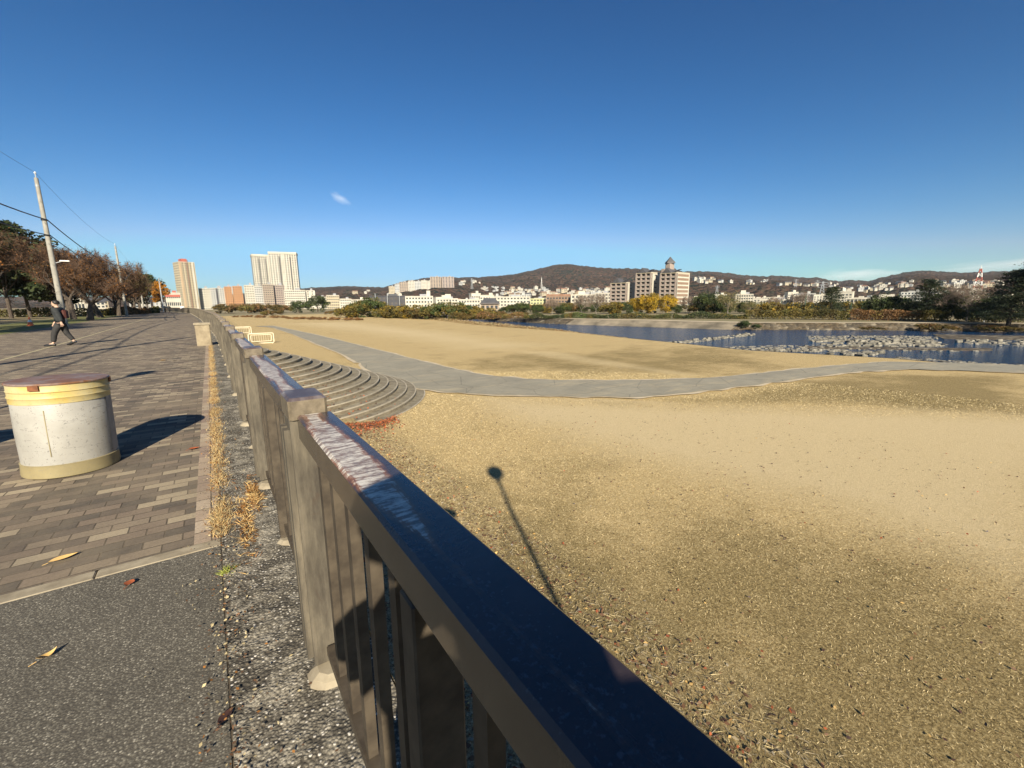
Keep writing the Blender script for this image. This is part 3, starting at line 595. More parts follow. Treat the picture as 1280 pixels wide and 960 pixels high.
tag(mobj('grass', me), 'short dry straw coloured turf on the field below the fence', 'grass', kind='stuff')
n = 1300; cx_ = rng.uniform(2.6, 13, n); cy_ = rng.uniform(-2.5, 13, n); s1, g1, d1 = terrace_attrs(cx_, cy_); k = (s1 < .25) & (rng.random(n) < .35+g1*.8) & (np.hypot(cx_-C0[0], cy_-C0[1]) > R0+.2); cx_, cy_ = cx_[k], cy_[k]; m_ = 16
X = np.repeat(cx_, m_)+rng.normal(0, .028, len(cx_)*m_); Y = np.repeat(cy_, m_)+rng.normal(0, .028, len(cx_)*m_); D = rng.normal(size=(len(X),3)); D[:,2] = np.abs(D[:,2])*1.0+.3; D /= np.linalg.norm(D, axis=1)[:,None]
me = twigmesh('grass_tufts', np.stack([X, Y, ground_z(X)-.004], 1), D, rng.uniform(.02, .05, len(X)), .005, [MAT['straw2'], MAT['olivegrass'], MAT['straw3']], rng.choice(3, len(X), p=[.4,.4,.2]), rng)
tag(mobj('grass_tufts', me), 'small tufts standing out of the dry turf near the fence', 'grass', kind='stuff')
# litter at the foot of the wall
n = 9000; X = rng.uniform(.6, 4.6, n); X = .6+(X-.6)*rng.random(n)**.35; Y = rng.uniform(-.5, 14, n)**1.0
P = np.stack([X, Y, ground_z(X)+.008+rng.random(n)*.012], 1)
me = leafmesh('fallen_leaves', P, rng.uniform(.025, .075, n), [MAT['leafbrown'], MAT['leafred'], MAT['leafyellow'], MAT['leafdark'], MAT['edging']], rng.choice(5, n, p=[.52,.07,.13,.14,.14]), .8, rng=rng)
tag(mobj('fallen_leaves', me), 'brown and red leaf litter on the earth bank under the fence', 'leaves', kind='stuff')
n = 2600; X = rng.uniform(3, 16, n); Y = rng.uniform(-1, 14, n)
me = leafmesh('fallen_leaves', np.stack([X, Y, ground_z(X)+.015+rng.random(n)*.015], 1), rng.uniform(.02, .055, n), [MAT['leafbrown'], MAT['leafred'], MAT['leafyellow'], MAT['leafdark']], rng.choice(4, n, p=[.5,.04,.06,.4]), .6, rng=rng)
tag(mobj('fallen_leaves', me), 'sparse small dark leaves scattered over the dry grass', 'leaves', kind='stuff')
# twigs
n = 9000; X = .6+3.6*rng.random(n)**.6; Y = rng.uniform(-.5, 15, n); D = rng.normal(size=(n,3)); D[:,2] *= .1; D /= np.linalg.norm(D, axis=1)[:,None]
me = twigmesh('dead_grass', np.stack([X, Y, ground_z(X)+.012], 1), D, rng.uniform(.05, .16, n), .007, [MAT['edging'], MAT['leafdark'], MAT['straw2']], rng.choice(3, n), rng)
tag(mobj('dead_grass', me), 'pale flattened stalks on the earth bank under the fence', 'grass', kind='stuff')
# red leaves beside the stairs and on the treads
n = 3600; X = np.concatenate([rng.uniform(.7, 5.2, 2600), rng.uniform(.7, 5.0, 1000)]); ang = rng.uniform(-pi/2, -.5, n)
Y = np.where(np.arange(n) < 2600, C0[1]-np.sqrt(np.maximum((R0+rng.exponential(.35, n))**2-(X-C0[0])**2, 0)), 0)
Rr = rng.uniform(.2, R0-.05, n); a2 = -pi/2+np.abs(rng.normal(0, .30, n))
isT = np.arange(n) >= 1500
X = np.where(isT, C0[0]+Rr*np.cos(a2), X); Y = np.where(isT, C0[1]+Rr*np.sin(a2), Y)
kk = np.floor((R0-np.hypot(X-C0[0], Y-C0[1]))/TR); Z = np.where(isT, ZT+RI*kk+.05, ground_z(X)+.02+rng.random(n)*.03)
me = leafmesh('fallen_leaves', np.stack([X, Y, Z], 1), rng.uniform(.04, .10, n), [MAT['leafred'], MAT['leafbrown'], MAT['leafdark']], rng.choice(3, n, p=[.5,.3,.2]), .5, rng=rng)
tag(mobj('fallen_leaves', me), 'red leaves drifted along the steps of the round stairs', 'leaves', kind='stuff')
n = 4200; t_ = rng.exponential(.22, n); X = .9+4.1*rng.random(n)**1.25+rng.normal(0, .25, n); Y = C0[1]-np.sqrt(np.maximum(R0**2-(X-C0[0])**2, 0))+.05-2.6*t_*np.clip(1.35-X/4.6, .25, 1.2)+rng.normal(0, .08, n); k = ground_z(X) > -9; X, Y = X[k], Y[k]; n = len(X)
me = leafmesh('fallen_leaves', np.stack([X, Y, ground_z(X)+.015+rng.random(n)*.03], 1), rng.uniform(.035, .085, n), [MAT['leafred'], MAT['leafbrown'], MAT['leafdark'], MAT['rusty']], rng.choice(4, n, p=[.4,.3,.12,.18]), .5, rng=rng)
tag(mobj('fallen_leaves', me), 'drift of red and brown leaves between the foot of the round stairs and the fence', 'leaves', kind='stuff')
# dry weeds growing from the joint
n = 42000; Y = 3.2+17*rng.random(n)**1.3; cl = np.array([noise.noise((0, y*2.1, 0)) for y in Y]); k = rng.random(n) < np.clip(.5+cl*1.6, .03, 1); Y = Y[k]; n = len(Y)
X = -.085+rng.normal(0, .030, n)+.02*np.array([noise.noise((3, y*3, 0)) for y in Y]); D = rng.normal(size=(n,3)); D[:,2] = np.abs(D[:,2])*.9+.1; D /= np.linalg.norm(D, axis=1)[:,None]
me = twigmesh('weeds', np.stack([X, Y, np.full(n, .0)], 1), D, rng.uniform(.015, .062, n), .0042, [MAT['straw'], MAT['straw2'], MAT['rusty'], MAT['leafbrown']], rng.choice(4, n, p=[.42,.28,.14,.16]), rng)
tag(mobj('weeds', me), 'dry straw coloured weeds growing in the joint between paving and gutter', 'weeds', kind='stuff')
n = 2600; Y = 1.2+10*rng.random(n)**1.2; X = -.09+np.where(rng.random(n) < .5, rng.exponential(.07, n), -rng.exponential(.05, n)); k = X < .42; X, Y = X[k], Y[k]; n = len(X)
me = leafmesh('leaf_crumbs', np.stack([X, Y, .016+rng.random(n)*.006], 1), rng.uniform(.006, .020, n), [MAT['leafbrown'], MAT['straw2'], MAT['joint'], MAT['rusty']], rng.choice(4, n, p=[.35,.3,.2,.15]), .8, rng=rng)
tag(mobj('leaf_crumbs', me), 'crumbled leaves and straw bits strewn along the paving joint', 'leaf litter', kind='stuff')
n = 900; X = np.where(rng.random(n) < .5, rng.normal(.02,.03,n), rng.normal(.10,.03,n)); Y = np.where(X > .06, rng.normal(3.5,.18,n), rng.normal(3.0,.25,n)); D = rng.normal(size=(n,3)); D[:,2] = np.abs(D[:,2])*.5; D /= np.linalg.norm(D, axis=1)[:,None]
me = twigmesh('dead_grass', np.stack([X+.03, Y+.35, np.full(n, .012)], 1), D, .045, .006, [MAT['straw'], MAT['rusty']], rng.choice(2, n), rng)
tag(mobj('dead_grass', me), 'rusty brown moss and straw patches on the gutter near the posts', 'grass', kind='stuff')
n = 90; D = rng.normal(size=(n,3)); D[:,2] = np.abs(D[:,2])*.5+.1; D /= np.linalg.norm(D, axis=1)[:,None]; gx, gy = G(285, 716, 0)
me = twigmesh('weed', np.stack([gx+rng.normal(0,.012,n), gy+rng.normal(0,.012,n), np.zeros(n)], 1), D, rng.uniform(.03,.07,n), .008, MAT['greenweed'], None, rng)
tag(mobj('weed', me), 'small yellow green weed tuft at the edge of the asphalt', 'weed')
# single leaves on the pavement
def leaf(px, py, size, rot, mat, label, asp=.42, curl=.25):
    x, y = G(px, py, 0); V = []; n = 8
    for i in range(n+1):
        t = i/n; w_ = asp*size*sin(pi*t**.8)*.5; V += [((t-.5)*size, -w_, .012+curl*size*(t-.5)**2+w_*.35), ((t-.5)*size, 0, .010+curl*size*(t-.5)**2), ((t-.5)*size, w_, .012+curl*size*(t-.5)**2+w_*.35)]
    F = [(3*i+j, 3*i+j+3, 3*i+j+4, 3*i+j+1) for i in range(n) for j in (0, 1)]
    o = MB().add(V, F).build('fallen_leaf', mat, None, True); o.location = (x, y, .0); o.rotation_euler[2] = rot
    s = MB().tube([(-.5*size-.025,0,.012),(-.5*size,0,.014)], .0018, 4).build('stem', mat, o); tag(o, label, 'leaf', 'single leaves on the pavement')
leaf(80, 700, .13, .35, MAT['leafyellow'], 'yellow tan leaf lying on the brick paving by the kerb strip')
leaf(163, 731, .06, 1.2, MAT['leafred'], 'small reddish leaf on the asphalt just below the kerb strip', .8)
leaf(60, 823, .07, .6, MAT['leafyellow'], 'crumpled pale yellow leaf on the dark asphalt', .5, 1.2)
leaf(283, 899, .075, .9, MAT['leafdark'], 'dark brown leaf on the joint between asphalt and gutter', .5)
leaf(243, 562, .10, .3, MAT['leafred'], 'orange red leaf on the brick paving beside the drum shadow', .6)
leaf(204, 451, .14, .2, MAT['leafyellow'], 'pale leaf on the far brick paving behind the drum', .6)
leaf(218, 451, .12, 1.0, MAT['edging'], 'second pale leaf on the far brick paving, nearer the fence', .6)

# ------------------------------------------------------------------ poles and cables
def pole(x, y, h, label, lamp=False, cross=True):
    r = empty('utility_pole', (x, y, 0)); tag(r, label, 'utility pole', 'concrete utility poles beside the walkway')
    MB().tube([(0,0,-.3),(0,0,h*.5),(0,0,h)], [.19,.155,.115], 14).build('shaft', MAT['polec'], r, True)
    MB().tube([(0,0,h-.02),(0,0,h+.35)], .035, 8).build('top_pin', MAT['steel'], r)
    MB().tube([(0,0,h+.3),(0,0,h+.42)], [.07,.05], 8).build('insulator', MAT['white'], r)
    for z in (7.85, 6.75): MB().tube([(0,0,z-.05),(0,0,z+.05)], .19, 12).build('clamp', MAT['black'], r)
    MB().tube([(0,0,h-.62),(0,0,h-.5)], .14, 12).build('clamp', MAT['steel'], r)
    for i in range(10): 
        z = 2.4+i*.75; MB().tube([(0,-.14 if i%2 else .14,z),(0,-.33 if i%2 else .33,z)], .012, 5).build('step_bolt', MAT['steel'], r)
    if lamp:
        a = MB().tube([(.1,0,4.75),(.5,-.05,4.9)], .03, 8).build('lamp_arm', MAT['steel'], r); MB().cbox(.4,.95,-.13,.03,4.9,4.99,.03).build('lamp_head', MAT['white'], a)
    return r
PX = [(-9.3, 7.0), (-9.25, 47.3), (-10.9, 93.0), (-13.0, 139.0), (-16.5, 185.0)]
plab = ['concrete utility pole outside the left edge that throws the long thin shadow', 'tall concrete utility pole with a small white lamp, nearest in view', 'concrete utility pole among the bare trees, second along the walkway', 'concrete utility pole beside the orange tree, third along the walkway', 'thin far utility pole near the end of the walkway']
for i, (p, l) in enumerate(zip(PX, plab)): pole(p[0], p[1], 10.75 if i < 3 else 11.2, l, i == 1)
def cable(z, rad, sag, label, dx=0.0, pts=PX, back=True):
    P = []; L = ([(-9.35, -33.0)] if back else [])+list(pts)
    for (a, b) in zip(L[:-1], L[1:]):
        for i in range(14):
            t = i/14; P.append((a[0]+(b[0]-a[0])*t+dx, a[1]+(b[1]-a[1])*t, z-sag*4*t*(1-t)))
    P.append((L[-1][0]+dx, L[-1][1], z)); o = MB().tube(P, rad, 5).build('cable', MAT['cable']); tag(o, label, 'cable', 'cables strung between the utility poles')
cable(7.85, .040, .75, 'upper thick black cable running between the poles', .17)
cable(6.75, .034, .75, 'lower thick black cable running between the poles', .17)
cable(11.13, .009, .7, 'thin high wire on the pole tops')
# far thin poles
for px, yt, yb, d, l in ((205, 349, 391, 150, 'slim grey pole left of the peach tower, nearer one'), (209, 353, 390, 170, 'slim grey pole left of the peach tower, farther one')):
    p = AT(px, yb, d); h = (TE(px, yt)-TE(px, yb))*d; r = MB().tube([(0,0,0),(0,0,h)], [.16,.1], 8).build('slim_pole', MAT['steel']); r.location = (p[0], p[1], 0); tag(r, l, 'pole', 'slim poles near the end of the walkway')

def globe_lamp(x, y, h, label):
    r = empty('street_lamp', (x, y, 0)); tag(r, label, 'street lamp', 'globe lamps on the walkway')
    MB().tube([(0,0,0),(0,0,.5),(0,0,.52),(0,0,h)], [.08,.08,.05,.04], 14).build('post', MAT['steel'], r, True)
    MB().lathe([(.05,h-.02),(.09,h+.02),(.1,h+.05)], 20).build('collar', MAT['black'], r, True)
    pr = [(max(.02, .2*sin(pi*i/14)), h+.23-.2*cos(pi*i/14)) for i in range(15)]; MB().lathe(pr, 28).build('globe', MAT['lampglass'], r, True)
globe_lamp(-.42, -4.75, 4.55, 'globe lamp behind the photographer whose shadow lies on the dry grass')
globe_lamp(-5.2, 4.1, 4.6, 'globe lamp left of the frame whose shadow crosses the brick paving')

# ------------------------------------------------------------------ trees
def grow(seed, h, spread, r0, lean=0.0, levels=4, trunk=.22, fork=4, up=.35):
    rd = random.Random(seed); mb = MB(); tips = []; segs = []
    def br(p, d, ln, r, lv):
        n = 4; pts = [p]; rad = [r]; q = p.copy(); dd = d.copy()
        for i in range(n):
            dd = (dd+Vector((rd.uniform(-1,1), rd.uniform(-1,1), rd.uniform(-.5,.9)))*(.10+.05*lv)).normalized(); q = q+dd*ln/n; pts.append(q.copy()); rad.append(r*(1-.5*(i+1)/n))
        mb.tube(pts, rad, 8 if lv < 2 else (5 if lv < 3 else 3), caps=False)
        if lv >= 2: segs.extend([(pts[i], pts[i+1]) for i in range(n)])
        if lv >= levels: tips.append(q); return
        k = fork if lv == 0 else rd.choice((3, 3, 4))
        for j in range(k):
            a = 2*pi*(j+rd.uniform(-.3,.3))/k; t = 1.0 if lv == 0 or j == 0 else rd.uniform(.45, 1.0); st_ = pts[min(int(t*n), n)]
            side = Vector((cos(a), sin(a), 0)); o = side-dd*side.dot(dd); nd = (dd*(.55 if lv else .25)+o.normalized()*spread+Vector((0,0,up))).normalized()
            br(st_.copy(), nd, ln*(rd.uniform(1.25,1.6) if lv == 0 else rd.uniform(.6,.78)), rad[min(int(t*n), n)]*.72, lv+1)
    d0 = Vector((lean, lean*.5, 1)).normalized(); br(Vector((0,0,-.15)), d0, h*trunk, r0, 0)
    zt = max(t.z for t in tips); k = h/zt
    mb.v = [(x*1.0, y*1.0, z*k) for x, y, z in mb.v]
    return mb, [(Vector((a.x,a.y,a.z*k)), Vector((b.x,b.y,b.z*k))) for a, b in segs]
def bare_tree_proto(seed, h, label, leafm, leafn, twn=7000, spread=.9, r0=.33, tw=.03, bark='bark', up=.35, tmat='twig'):
    rg = np.random.default_rng(seed); mb, segs = grow(seed, h, spread, r0, random.Random(seed).uniform(-.25,.25), up=up)
    A_ = np.array([a for a, b in segs]); B_ = np.array([b for a, b in segs]); i = rg.integers(0, len(A_), twn); t = rg.random(twn)[:,None]; P = A_[i]*(1-t)+B_[i]*t
    D = rg.normal(size=(twn,3)); D[:,2] += .25; D /= np.linalg.norm(D, axis=1)[:,None]; Ls = rg.uniform(.3, 1.0, twn)
    r = empty('bare_tree', (0,0,0)); tag(r, label, 'tree')
    mb.build('trunk', MAT[bark], r, True)
    cr = mobj('crown', twigmesh('crown', P, D, Ls, tw, [MAT[tmat]], None, rg), r)
    if leafn:
        j = rg.integers(0, twn, leafn); PL = P[j]+D[j]*(Ls[j]*rg.random(leafn))[:,None]; c = np.array([noise.noise(p*.5) for p in map(Vector, PL)]); PL = PL[c > -.15]
        mobj('leaves', leafmesh('leaves', PL, rg.uniform(.08, .17, len(PL)), [MAT[leafm]], None, 0, rng=rg), cr)
    return r
def put_tree(proto, used, x, y, s, rz, label, group, z=0.0, sx=1.0):
    if not used.get(proto.name): used[proto.name] = True; o = proto
    else: o = copy_tree(proto)
    o.location = (x, y, z); o.rotation_euler[2] = rz; o.scale = (s*sx, s*sx, s); tag(o, label, 'tree', group); return o
used = {}
TA = bare_tree_proto(1, 8.5, 't', 'rusty', 2600, 11000, tw=.036); TB = bare_tree_proto(2, 8.0, 't', 'rusty', 7000, 9000, tw=.034, r0=.4)
TC = bare_tree_proto(3, 8.5, 't', 'olive', 7500, 7000); TD = bare_tree_proto(4, 7.0, 't', 'redleaf', 9000, 5000, up=.2)
grp = 'cherry trees lining the left side of the walkway'
rows = [(TA,-15.5,57,1.0,'bare dark tree behind the first pole with a grey lit trunk'), (TA,-21,60,1.1,'large bare brown tree at the left edge of the photo'), (TD,-19.5,57,.62,'low red leaved tree at the left edge under the bare ones'),
        (TA,-13.9,75.7,1.05,'dark bare tree with a thick black trunk right of the walking person'), (TB,-10.9,66,.95,'rusty brown tree with a leaning black trunk right of the walking person'), (TB,-12.8,85,1.1,'rusty leaved tree just left of the second pole'),
        (TC,-12.6,99,1.1,'olive and rust tree directly behind the second pole'), (TA,-17,92,1.25,'tall bare tree whose twigs stand above the rusty ones'), (TB,-14.5,112,1.1,'rusty tree right of the second pole, first of the distant ones'),
        (TC,-13.6,127,1.05,'olive leaved tree in the distant part of the row'), (TB,-15.5,142,1.05,'reddish brown tree in the distant part of the row'), (TC,-15.2,158,1.0,'yellowish green tree near the orange one'),
        (TC,-17.5,176,.9,'far olive tree at the end of the row'), (TB,-25,75,1.1,'bare brown tree in the second row behind the lawn, left part'), (TA,-27,98,1.2,'bare brown tree in the second row behind the lawn, middle part'), (TB,-26,125,1.2,'bare brown tree in the second row behind the lawn, far part'), (TA,-31,72,1.1,'bare tree deep in the park at the left frame edge'), (TA,-15.2,34,1.0,'bare tree just outside the left frame edge, the nearer of two shading the paving'), (TB,-15.8,44,.95,'bare tree at the left frame edge whose shadow bands the far paving')]
for i, (p, x, y, s, l) in enumerate(rows): put_tree(p, used, x, y, s, i*1.7, l, grp)

def blob_points(rg, dims, ncl, per, cr):
    """leaf positions in clumps spread unevenly through an ellipsoid crown"""
    P = []
    for _ in range(ncl):
        v = rg.normal(size=3); v /= np.linalg.norm(v); v *= rg.uniform(.35, 1.0)**.6; c = v*np.array(dims); c[2] = abs(c[2]) if dims[2] > 0 and rg.random() < .35 else c[2]
        r = cr*rg.uniform(.55, 1.25); q = rg.normal(size=(per,3)); q /= np.linalg.norm(q, axis=1)[:,None]; q *= (rg.uniform(.45, 1.05, per)*r)[:,None]; q[:,2] *= .8; P.append(c+q)
    return np.concatenate(P)
def leafy(name, seed, dims, ncl, per, cr, ls, mats, probs=None, trunk_h=0.0, tr=.15, bark='bark', zc=None):
    rg = np.random.default_rng(seed); P = blob_points(rg, dims, ncl, per, cr); zc = trunk_h+dims[2] if zc is None else zc; P[:,2] += zc; P = P[P[:,2] > .05]
    r = empty(name, (0,0,0)); ms = [MAT[m] for m in mats]; mi = None
    if len(ms) > 1:
        c = np.array([noise.noise(Vector(p)*.45) for p in P]); mi = np.clip(((c+.5+rg.normal(0,.12,len(P)))*len(ms)).astype(int), 0, len(ms)-1)
    mobj('crown', leafmesh('crown', P, rg.uniform(.6, 1.3, len(P))*ls, ms, mi, .2, .8, rg), r)
    mb = MB(); rd = random.Random(seed); mb.tube([(0,0,-.2),(rd.uniform(-.1,.1),0,zc*.5),(rd.uniform(-.2,.2),rd.uniform(-.2,.2),zc)], [tr, tr*.75, tr*.4], 8)
    for j in range(6):
        a = j*1.05+rd.random(); z0 = zc*rd.uniform(.35,.8); mb.tube([(0,0,z0),(dims[0]*.6*cos(a), dims[1]*.6*sin(a), zc+dims[2]*rd.uniform(-.1,.5))], [tr*.4, tr*.1], 5)
    mb.build('trunk', MAT[bark], r, True); return r
def put_at(proto, px, py, dist, h, base, label, cat, group, z=None, wide=1.0, rz=0.0):
    o = proto if not used.get(proto.name) else copy_tree(proto); used[proto.name] = True
    p = AT(px, py, dist); o.location = (p[0], p[1], z if z is not None else ZT-.05); s = h/base; o.scale = (s*wide, s*wide, s); o.rotation_euler[2] = rz; tag(o, label, cat, group); return o
EV = leafy('evergreen_tree', 21, (3.4,3.4,3.6), 60, 130, 1.1, .34, ['evergreen'], trunk_h=1.6)
for px, py, d, h, l in ((14, 395, 95, 13.5, 'rounded dark evergreen rising behind the bare trees at the left edge'), (38, 395, 100, 12.5, 'dark evergreen just left of the nearest pole'), (70, 395, 108, 10.5, 'dark evergreen behind the nearest pole'), (185, 390, 170, 11, 'dark green tree at the far end of the tree row')):
    put_at(EV, px, py, d, h, 8.8, l, 'tree', 'evergreens behind the cherry trees', z=0, wide=1.15, rz=px)
OR = leafy('orange_tree', 22, (2.2,2.2,3.4), 34, 90, .8, .3, ['orange'], trunk_h=1.5)
put_at(OR, 203, 390, 165, 8.5, 8.3, 'bright orange autumn tree at the far end of the walkway', 'tree', None, z=0)
# shrubs on the near river bank and along the town edge
SA = leafy('shrub', 31, (2.6,2.4,1.8), 42, 90, .75, .27, ['green','olive'], zc=1.7, tr=.08); SB = leafy('shrub', 32, (3.0,2.4,1.5), 42, 90, .8, .27, ['olive','ginkgo','hedge'], zc=1.4, tr=.08)
SC = leafy('shrub', 33, (3.4,2.6,1.1), 36, 90, .6, .25, ['hedge','brownbush','olive'], zc=1.0, tr=.07); SD = leafy('shrub', 34, (2.6,2.4,2.2), 40, 90, .8, .28, ['evergreen','green'], zc=2.0, tr=.1)
shrubs = [(SD,375,396,250,6.5,'dark green shrub left of the river bushes'),(SD,398,396,270,9.5,'tall dark shrub in front of the white blocks'),(SC,352,394,270,5,'brown low bush before the apartment row'),(SC,330,394,270,6,'brown bush below the brown apartment blocks'),(SC,310,394,280,6,'reddish bush below the white apartment block'),(SC,286,392,280,6,'dark brown bush below the orange apartments'),
          (SC,340,398,200,2.6,'low scrub at the far edge of the field, left part'),(SC,420,399,190,2.4,'low scrub at the far edge of the field, middle part'),(SB,436,399,150,4.4,'yellow green shrub at the left end of the river bushes'),(SA,452,398,150,5.6,'green shrub beside the dark net, left one'),(SA,466,397,150,6.6,'tallest green shrub before the dark hall'),(SB,482,400,140,4.0,'olive yellow shrub before the dark hall'),
          (SB,497,400,135,4.0,'olive shrub right of the dark hall'),(SB,514,401,130,4.2,'ochre shrub in the middle of the river bushes'),(SC,528,402,125,3.2,'reddish low shrub in the middle of the river bushes'),(SA,543,402,120,4.4,'green shrub in the middle of the river bushes'),(SA,558,403,115,4.8,'dense green shrub, nearest the water on the left'),(SA,575,403,112,4.6,'dense green shrub above the water edge'),
          (SB,590,403,112,4.0,'yellow green shrub at the right end of the river bushes'),(SB,606,402,118,3.2,'small yellow shrub at the right end of the river bushes'),(SC,622,401,122,2.4,'last low shrub before the open water'),(SC,650,400,128,1.9,'flat brown scrub on the far shore')]
for i, (p, px, py, d, h, l) in enumerate(shrubs): put_at(p, px, py, d, h, {SA:3.9,SB:3.3,SC:2.5,SD:4.6}[p], l, 'shrub', 'bushes along the river and field edge', wide=1.25, rz=i*2.1)
# small clumps on the field
SE = leafy('dry_clump', 35, (1.6,.9,.35), 16, 60, .35, .2, ['brownbush'], zc=.3, tr=.04)
for i, (px, py) in enumerate([(300,396.5),(318,396.5),(335,397),(350,397.5),(372,398.5),(384,399),(396,399.5),(410,399.5),(428,400),(442,400.5)]):
    x, y = G(px, py, ZT); o = SE if i == 0 else copy_tree(SE); o.location = (x, y, ZT); o.scale = (1.6+.5*(i%3), 1.3, .8+.25*(i%2)); tag(o, 'low rust coloured grass clump in the row along the field edge', 'grass clump', 'rust coloured clumps at the field edge')
# bank weeds near side
rg = np.random.default_rng(5); n = 26000; yy = rg.uniform(34, 135, n); bxx = np.interp(yy, nb[:,1], nb[:,0]); amp = np.clip((yy-40)/25, .12, 1)
P = np.stack([bxx+rg.normal(-.6, .9, n)*amp, yy, ZT-.1+rg.random(n)*.75*amp*(.5+.5*rg.random(n))], 1)
tag(mobj('bank_weeds', leafmesh('bank_weeds', P, rg.uniform(.10,.30,n), [MAT['brownbush'], MAT['straw2'], MAT['hedge']], rg.choice(3, n, p=[.4,.35,.25]), 0, .3, rg)), 'reddish dry reeds along the near river edge', 'reeds', kind='stuff')

# ------------------------------------------------------------------ river blocks
bm = MB(); bm.cbox(-.42,.42,-.36,.36,-.25,.22,.10); block0 = bm.build('river_block', MAT['stone']); 
rb = random.Random(9); cnt = 0
def blocks(c4, nu, nv, label, group, s=1.0, drop=.1):
    global cnt
    q = [np.array(G(x, y, -3.4)) for x, y in c4]
    for i in range(nu):
        for j in range(nv):
            if rb.random() < drop: continue
            a, b = (i+.5+rb.uniform(-.22,.22))/nu, (j+.5+rb.uniform(-.22,.22))/nv; p = (q[0]*(1-a)+q[1]*a)*(1-b)+(q[3]*(1-a)+q[2]*a)*b
            o = block0 if cnt == 0 else link(block0.copy()); cnt += 1
            o.location = (p[0], p[1], -3.31+rb.uniform(-.08,.08)); o.rotation_euler = (rb.uniform(-.12,.12), rb.uniform(-.12,.12), rb.uniform(0, 3)); k = s*rb.uniform(.75, 1.25); o.scale = (k, k*rb.uniform(.7,1.1), k*rb.uniform(.8,1.3)); tag(o, label, 'concrete block', group)
blocks([(828,430),(940,417),(945,420),(838,433)], 34, 2, 'pale block in the narrow first weir across the river', 'blocks of the first weir', .62)
blocks([(1015,427),(1165,427),(1175,435),(1035,436)], 30, 3, 'pale block in the near rows of the broad field of river blocks', 'blocks of the broad field', .7, .06)
blocks([(925,438),(1040,439),(1112,443),(1112,449)], 44, 2, 'pale block in the line of blocks along the near river edge', 'blocks along the near edge', .6)
blocks([(1160,424),(1290,428),(1300,434),(1200,431)], 14, 2, 'scattered block in the right part of the river', 'scattered river blocks', .7, .3)
sb = MB()
def more(c4, nu, nv, s=.6, drop=.1):
    q = [np.array(G(x, y, -3.4)) for x, y in c4]
    for i in range(nu):
        for j in range(nv):
            if rb.random() < drop: continue
            a, b = (i+.5+rb.uniform(-.3,.3))/nu, (j+.5+rb.uniform(-.3,.3))/nv; p = (q[0]*(1-a)+q[1]*a)*(1-b)+(q[3]*(1-a)+q[2]*a)*b
            k = s*rb.uniform(.6, 1.2); h = rb.uniform(.02, .2)*s; n0 = len(sb.v); sb.cbox(-k*.42, k*.42, -k*.36, k*.36, -.25, h, .07*s); r_ = rb.uniform(0, 3); c_, s_n = cos(r_), sin(r_)
            for t_ in range(n0, len(sb.v)): x, y, z = sb.v[t_]; sb.v[t_] = (p[0]+x*c_-y*s_n, p[1]+x*s_n+y*c_, -3.33+z)
more([(1008,420.5),(1160,420.5),(1170,428),(1015,428)], 52, 10, .5, .35); more([(905,434),(1020,432),(1060,441),(930,440)], 46, 7, .45, .45); more([(1060,420),(1170,421),(1185,434),(1150,434)], 24, 8, .5, .5)
more([(1000,435),(1180,437),(1240,441),(1040,439)], 70, 2, .4, .45); more([(1200,424),(1300,426),(1310,436),(1210,431)], 30, 6, .5, .6); more([(1120,447),(1300,459),(1302,462),(1120,450)], 60, 2, .35, .35); more([(760,421),(835,428),(838,430),(760,423)], 26, 2, .45, .4)
tag(sb.build('river_stones', MAT['stone']), 'mass of small pale stones and blocks standing in the shallow river', 'stones', kind='stuff')
# gravel bars
for q, nm in (([(1000,434),(1240,437),(1240,440),(1010,437)], 'gravel_bar'), ([(1165,419),(1290,421),(1290,426),(1180,425)], 'gravel_bar')):
    pts = [G(x, y, -3.44) for x, y in q]; tag(MB().prism(pts[::-1] if False else pts, -3.9, -3.30).build(nm, MAT['rock']), kind='structure')
rg = np.random.default_rng(8)

# ------------------------------------------------------------------ far bank planting
ZB = -2.25
# hedge along the far bank
hl = [(930,399),(1010,400),(1100,401),(1190,402),(1290,404)]; P = []
hp = [np.array(G(x, y, ZB)) for x, y in hl]
for a, b in zip(hp[:-1], hp[1:]):
    d = (b-a); L = np.linalg.norm(d); nrm = np.array([-d[1], d[0]])/L; n = int(L*420); t = rg.random(n); o2 = rg.uniform(.5, 3.2, n); hh = 1.9+.5*np.array([noise.noise((a[0]+d[0]*tt, (a[1]+d[1]*tt)*.7, 5)) for tt in t])
    P.append(np.stack([a[0]+d[0]*t+nrm[0]*-o2*(-1 if nrm[0] > 0 else 1), a[1]+d[1]*t+nrm[1]*-o2*(-1 if nrm[0] > 0 else 1), ZB+rg.random(n)**.7*hh], 1))
P = np.concatenate(P); tag(mobj('hedge', leafmesh('hedge', P, rg.uniform(.14,.30,len(P)), [MAT['hedge'], MAT['olive'], MAT['brownbush']], np.clip((np.array([noise.noise(Vector((p[0]*.18, p[1]*.18, 0))) for p in P])*2+1.2).astype(int), 0, 2), 0, .8, rg)), 'long brown and olive hedge along the far river bank', 'hedge')
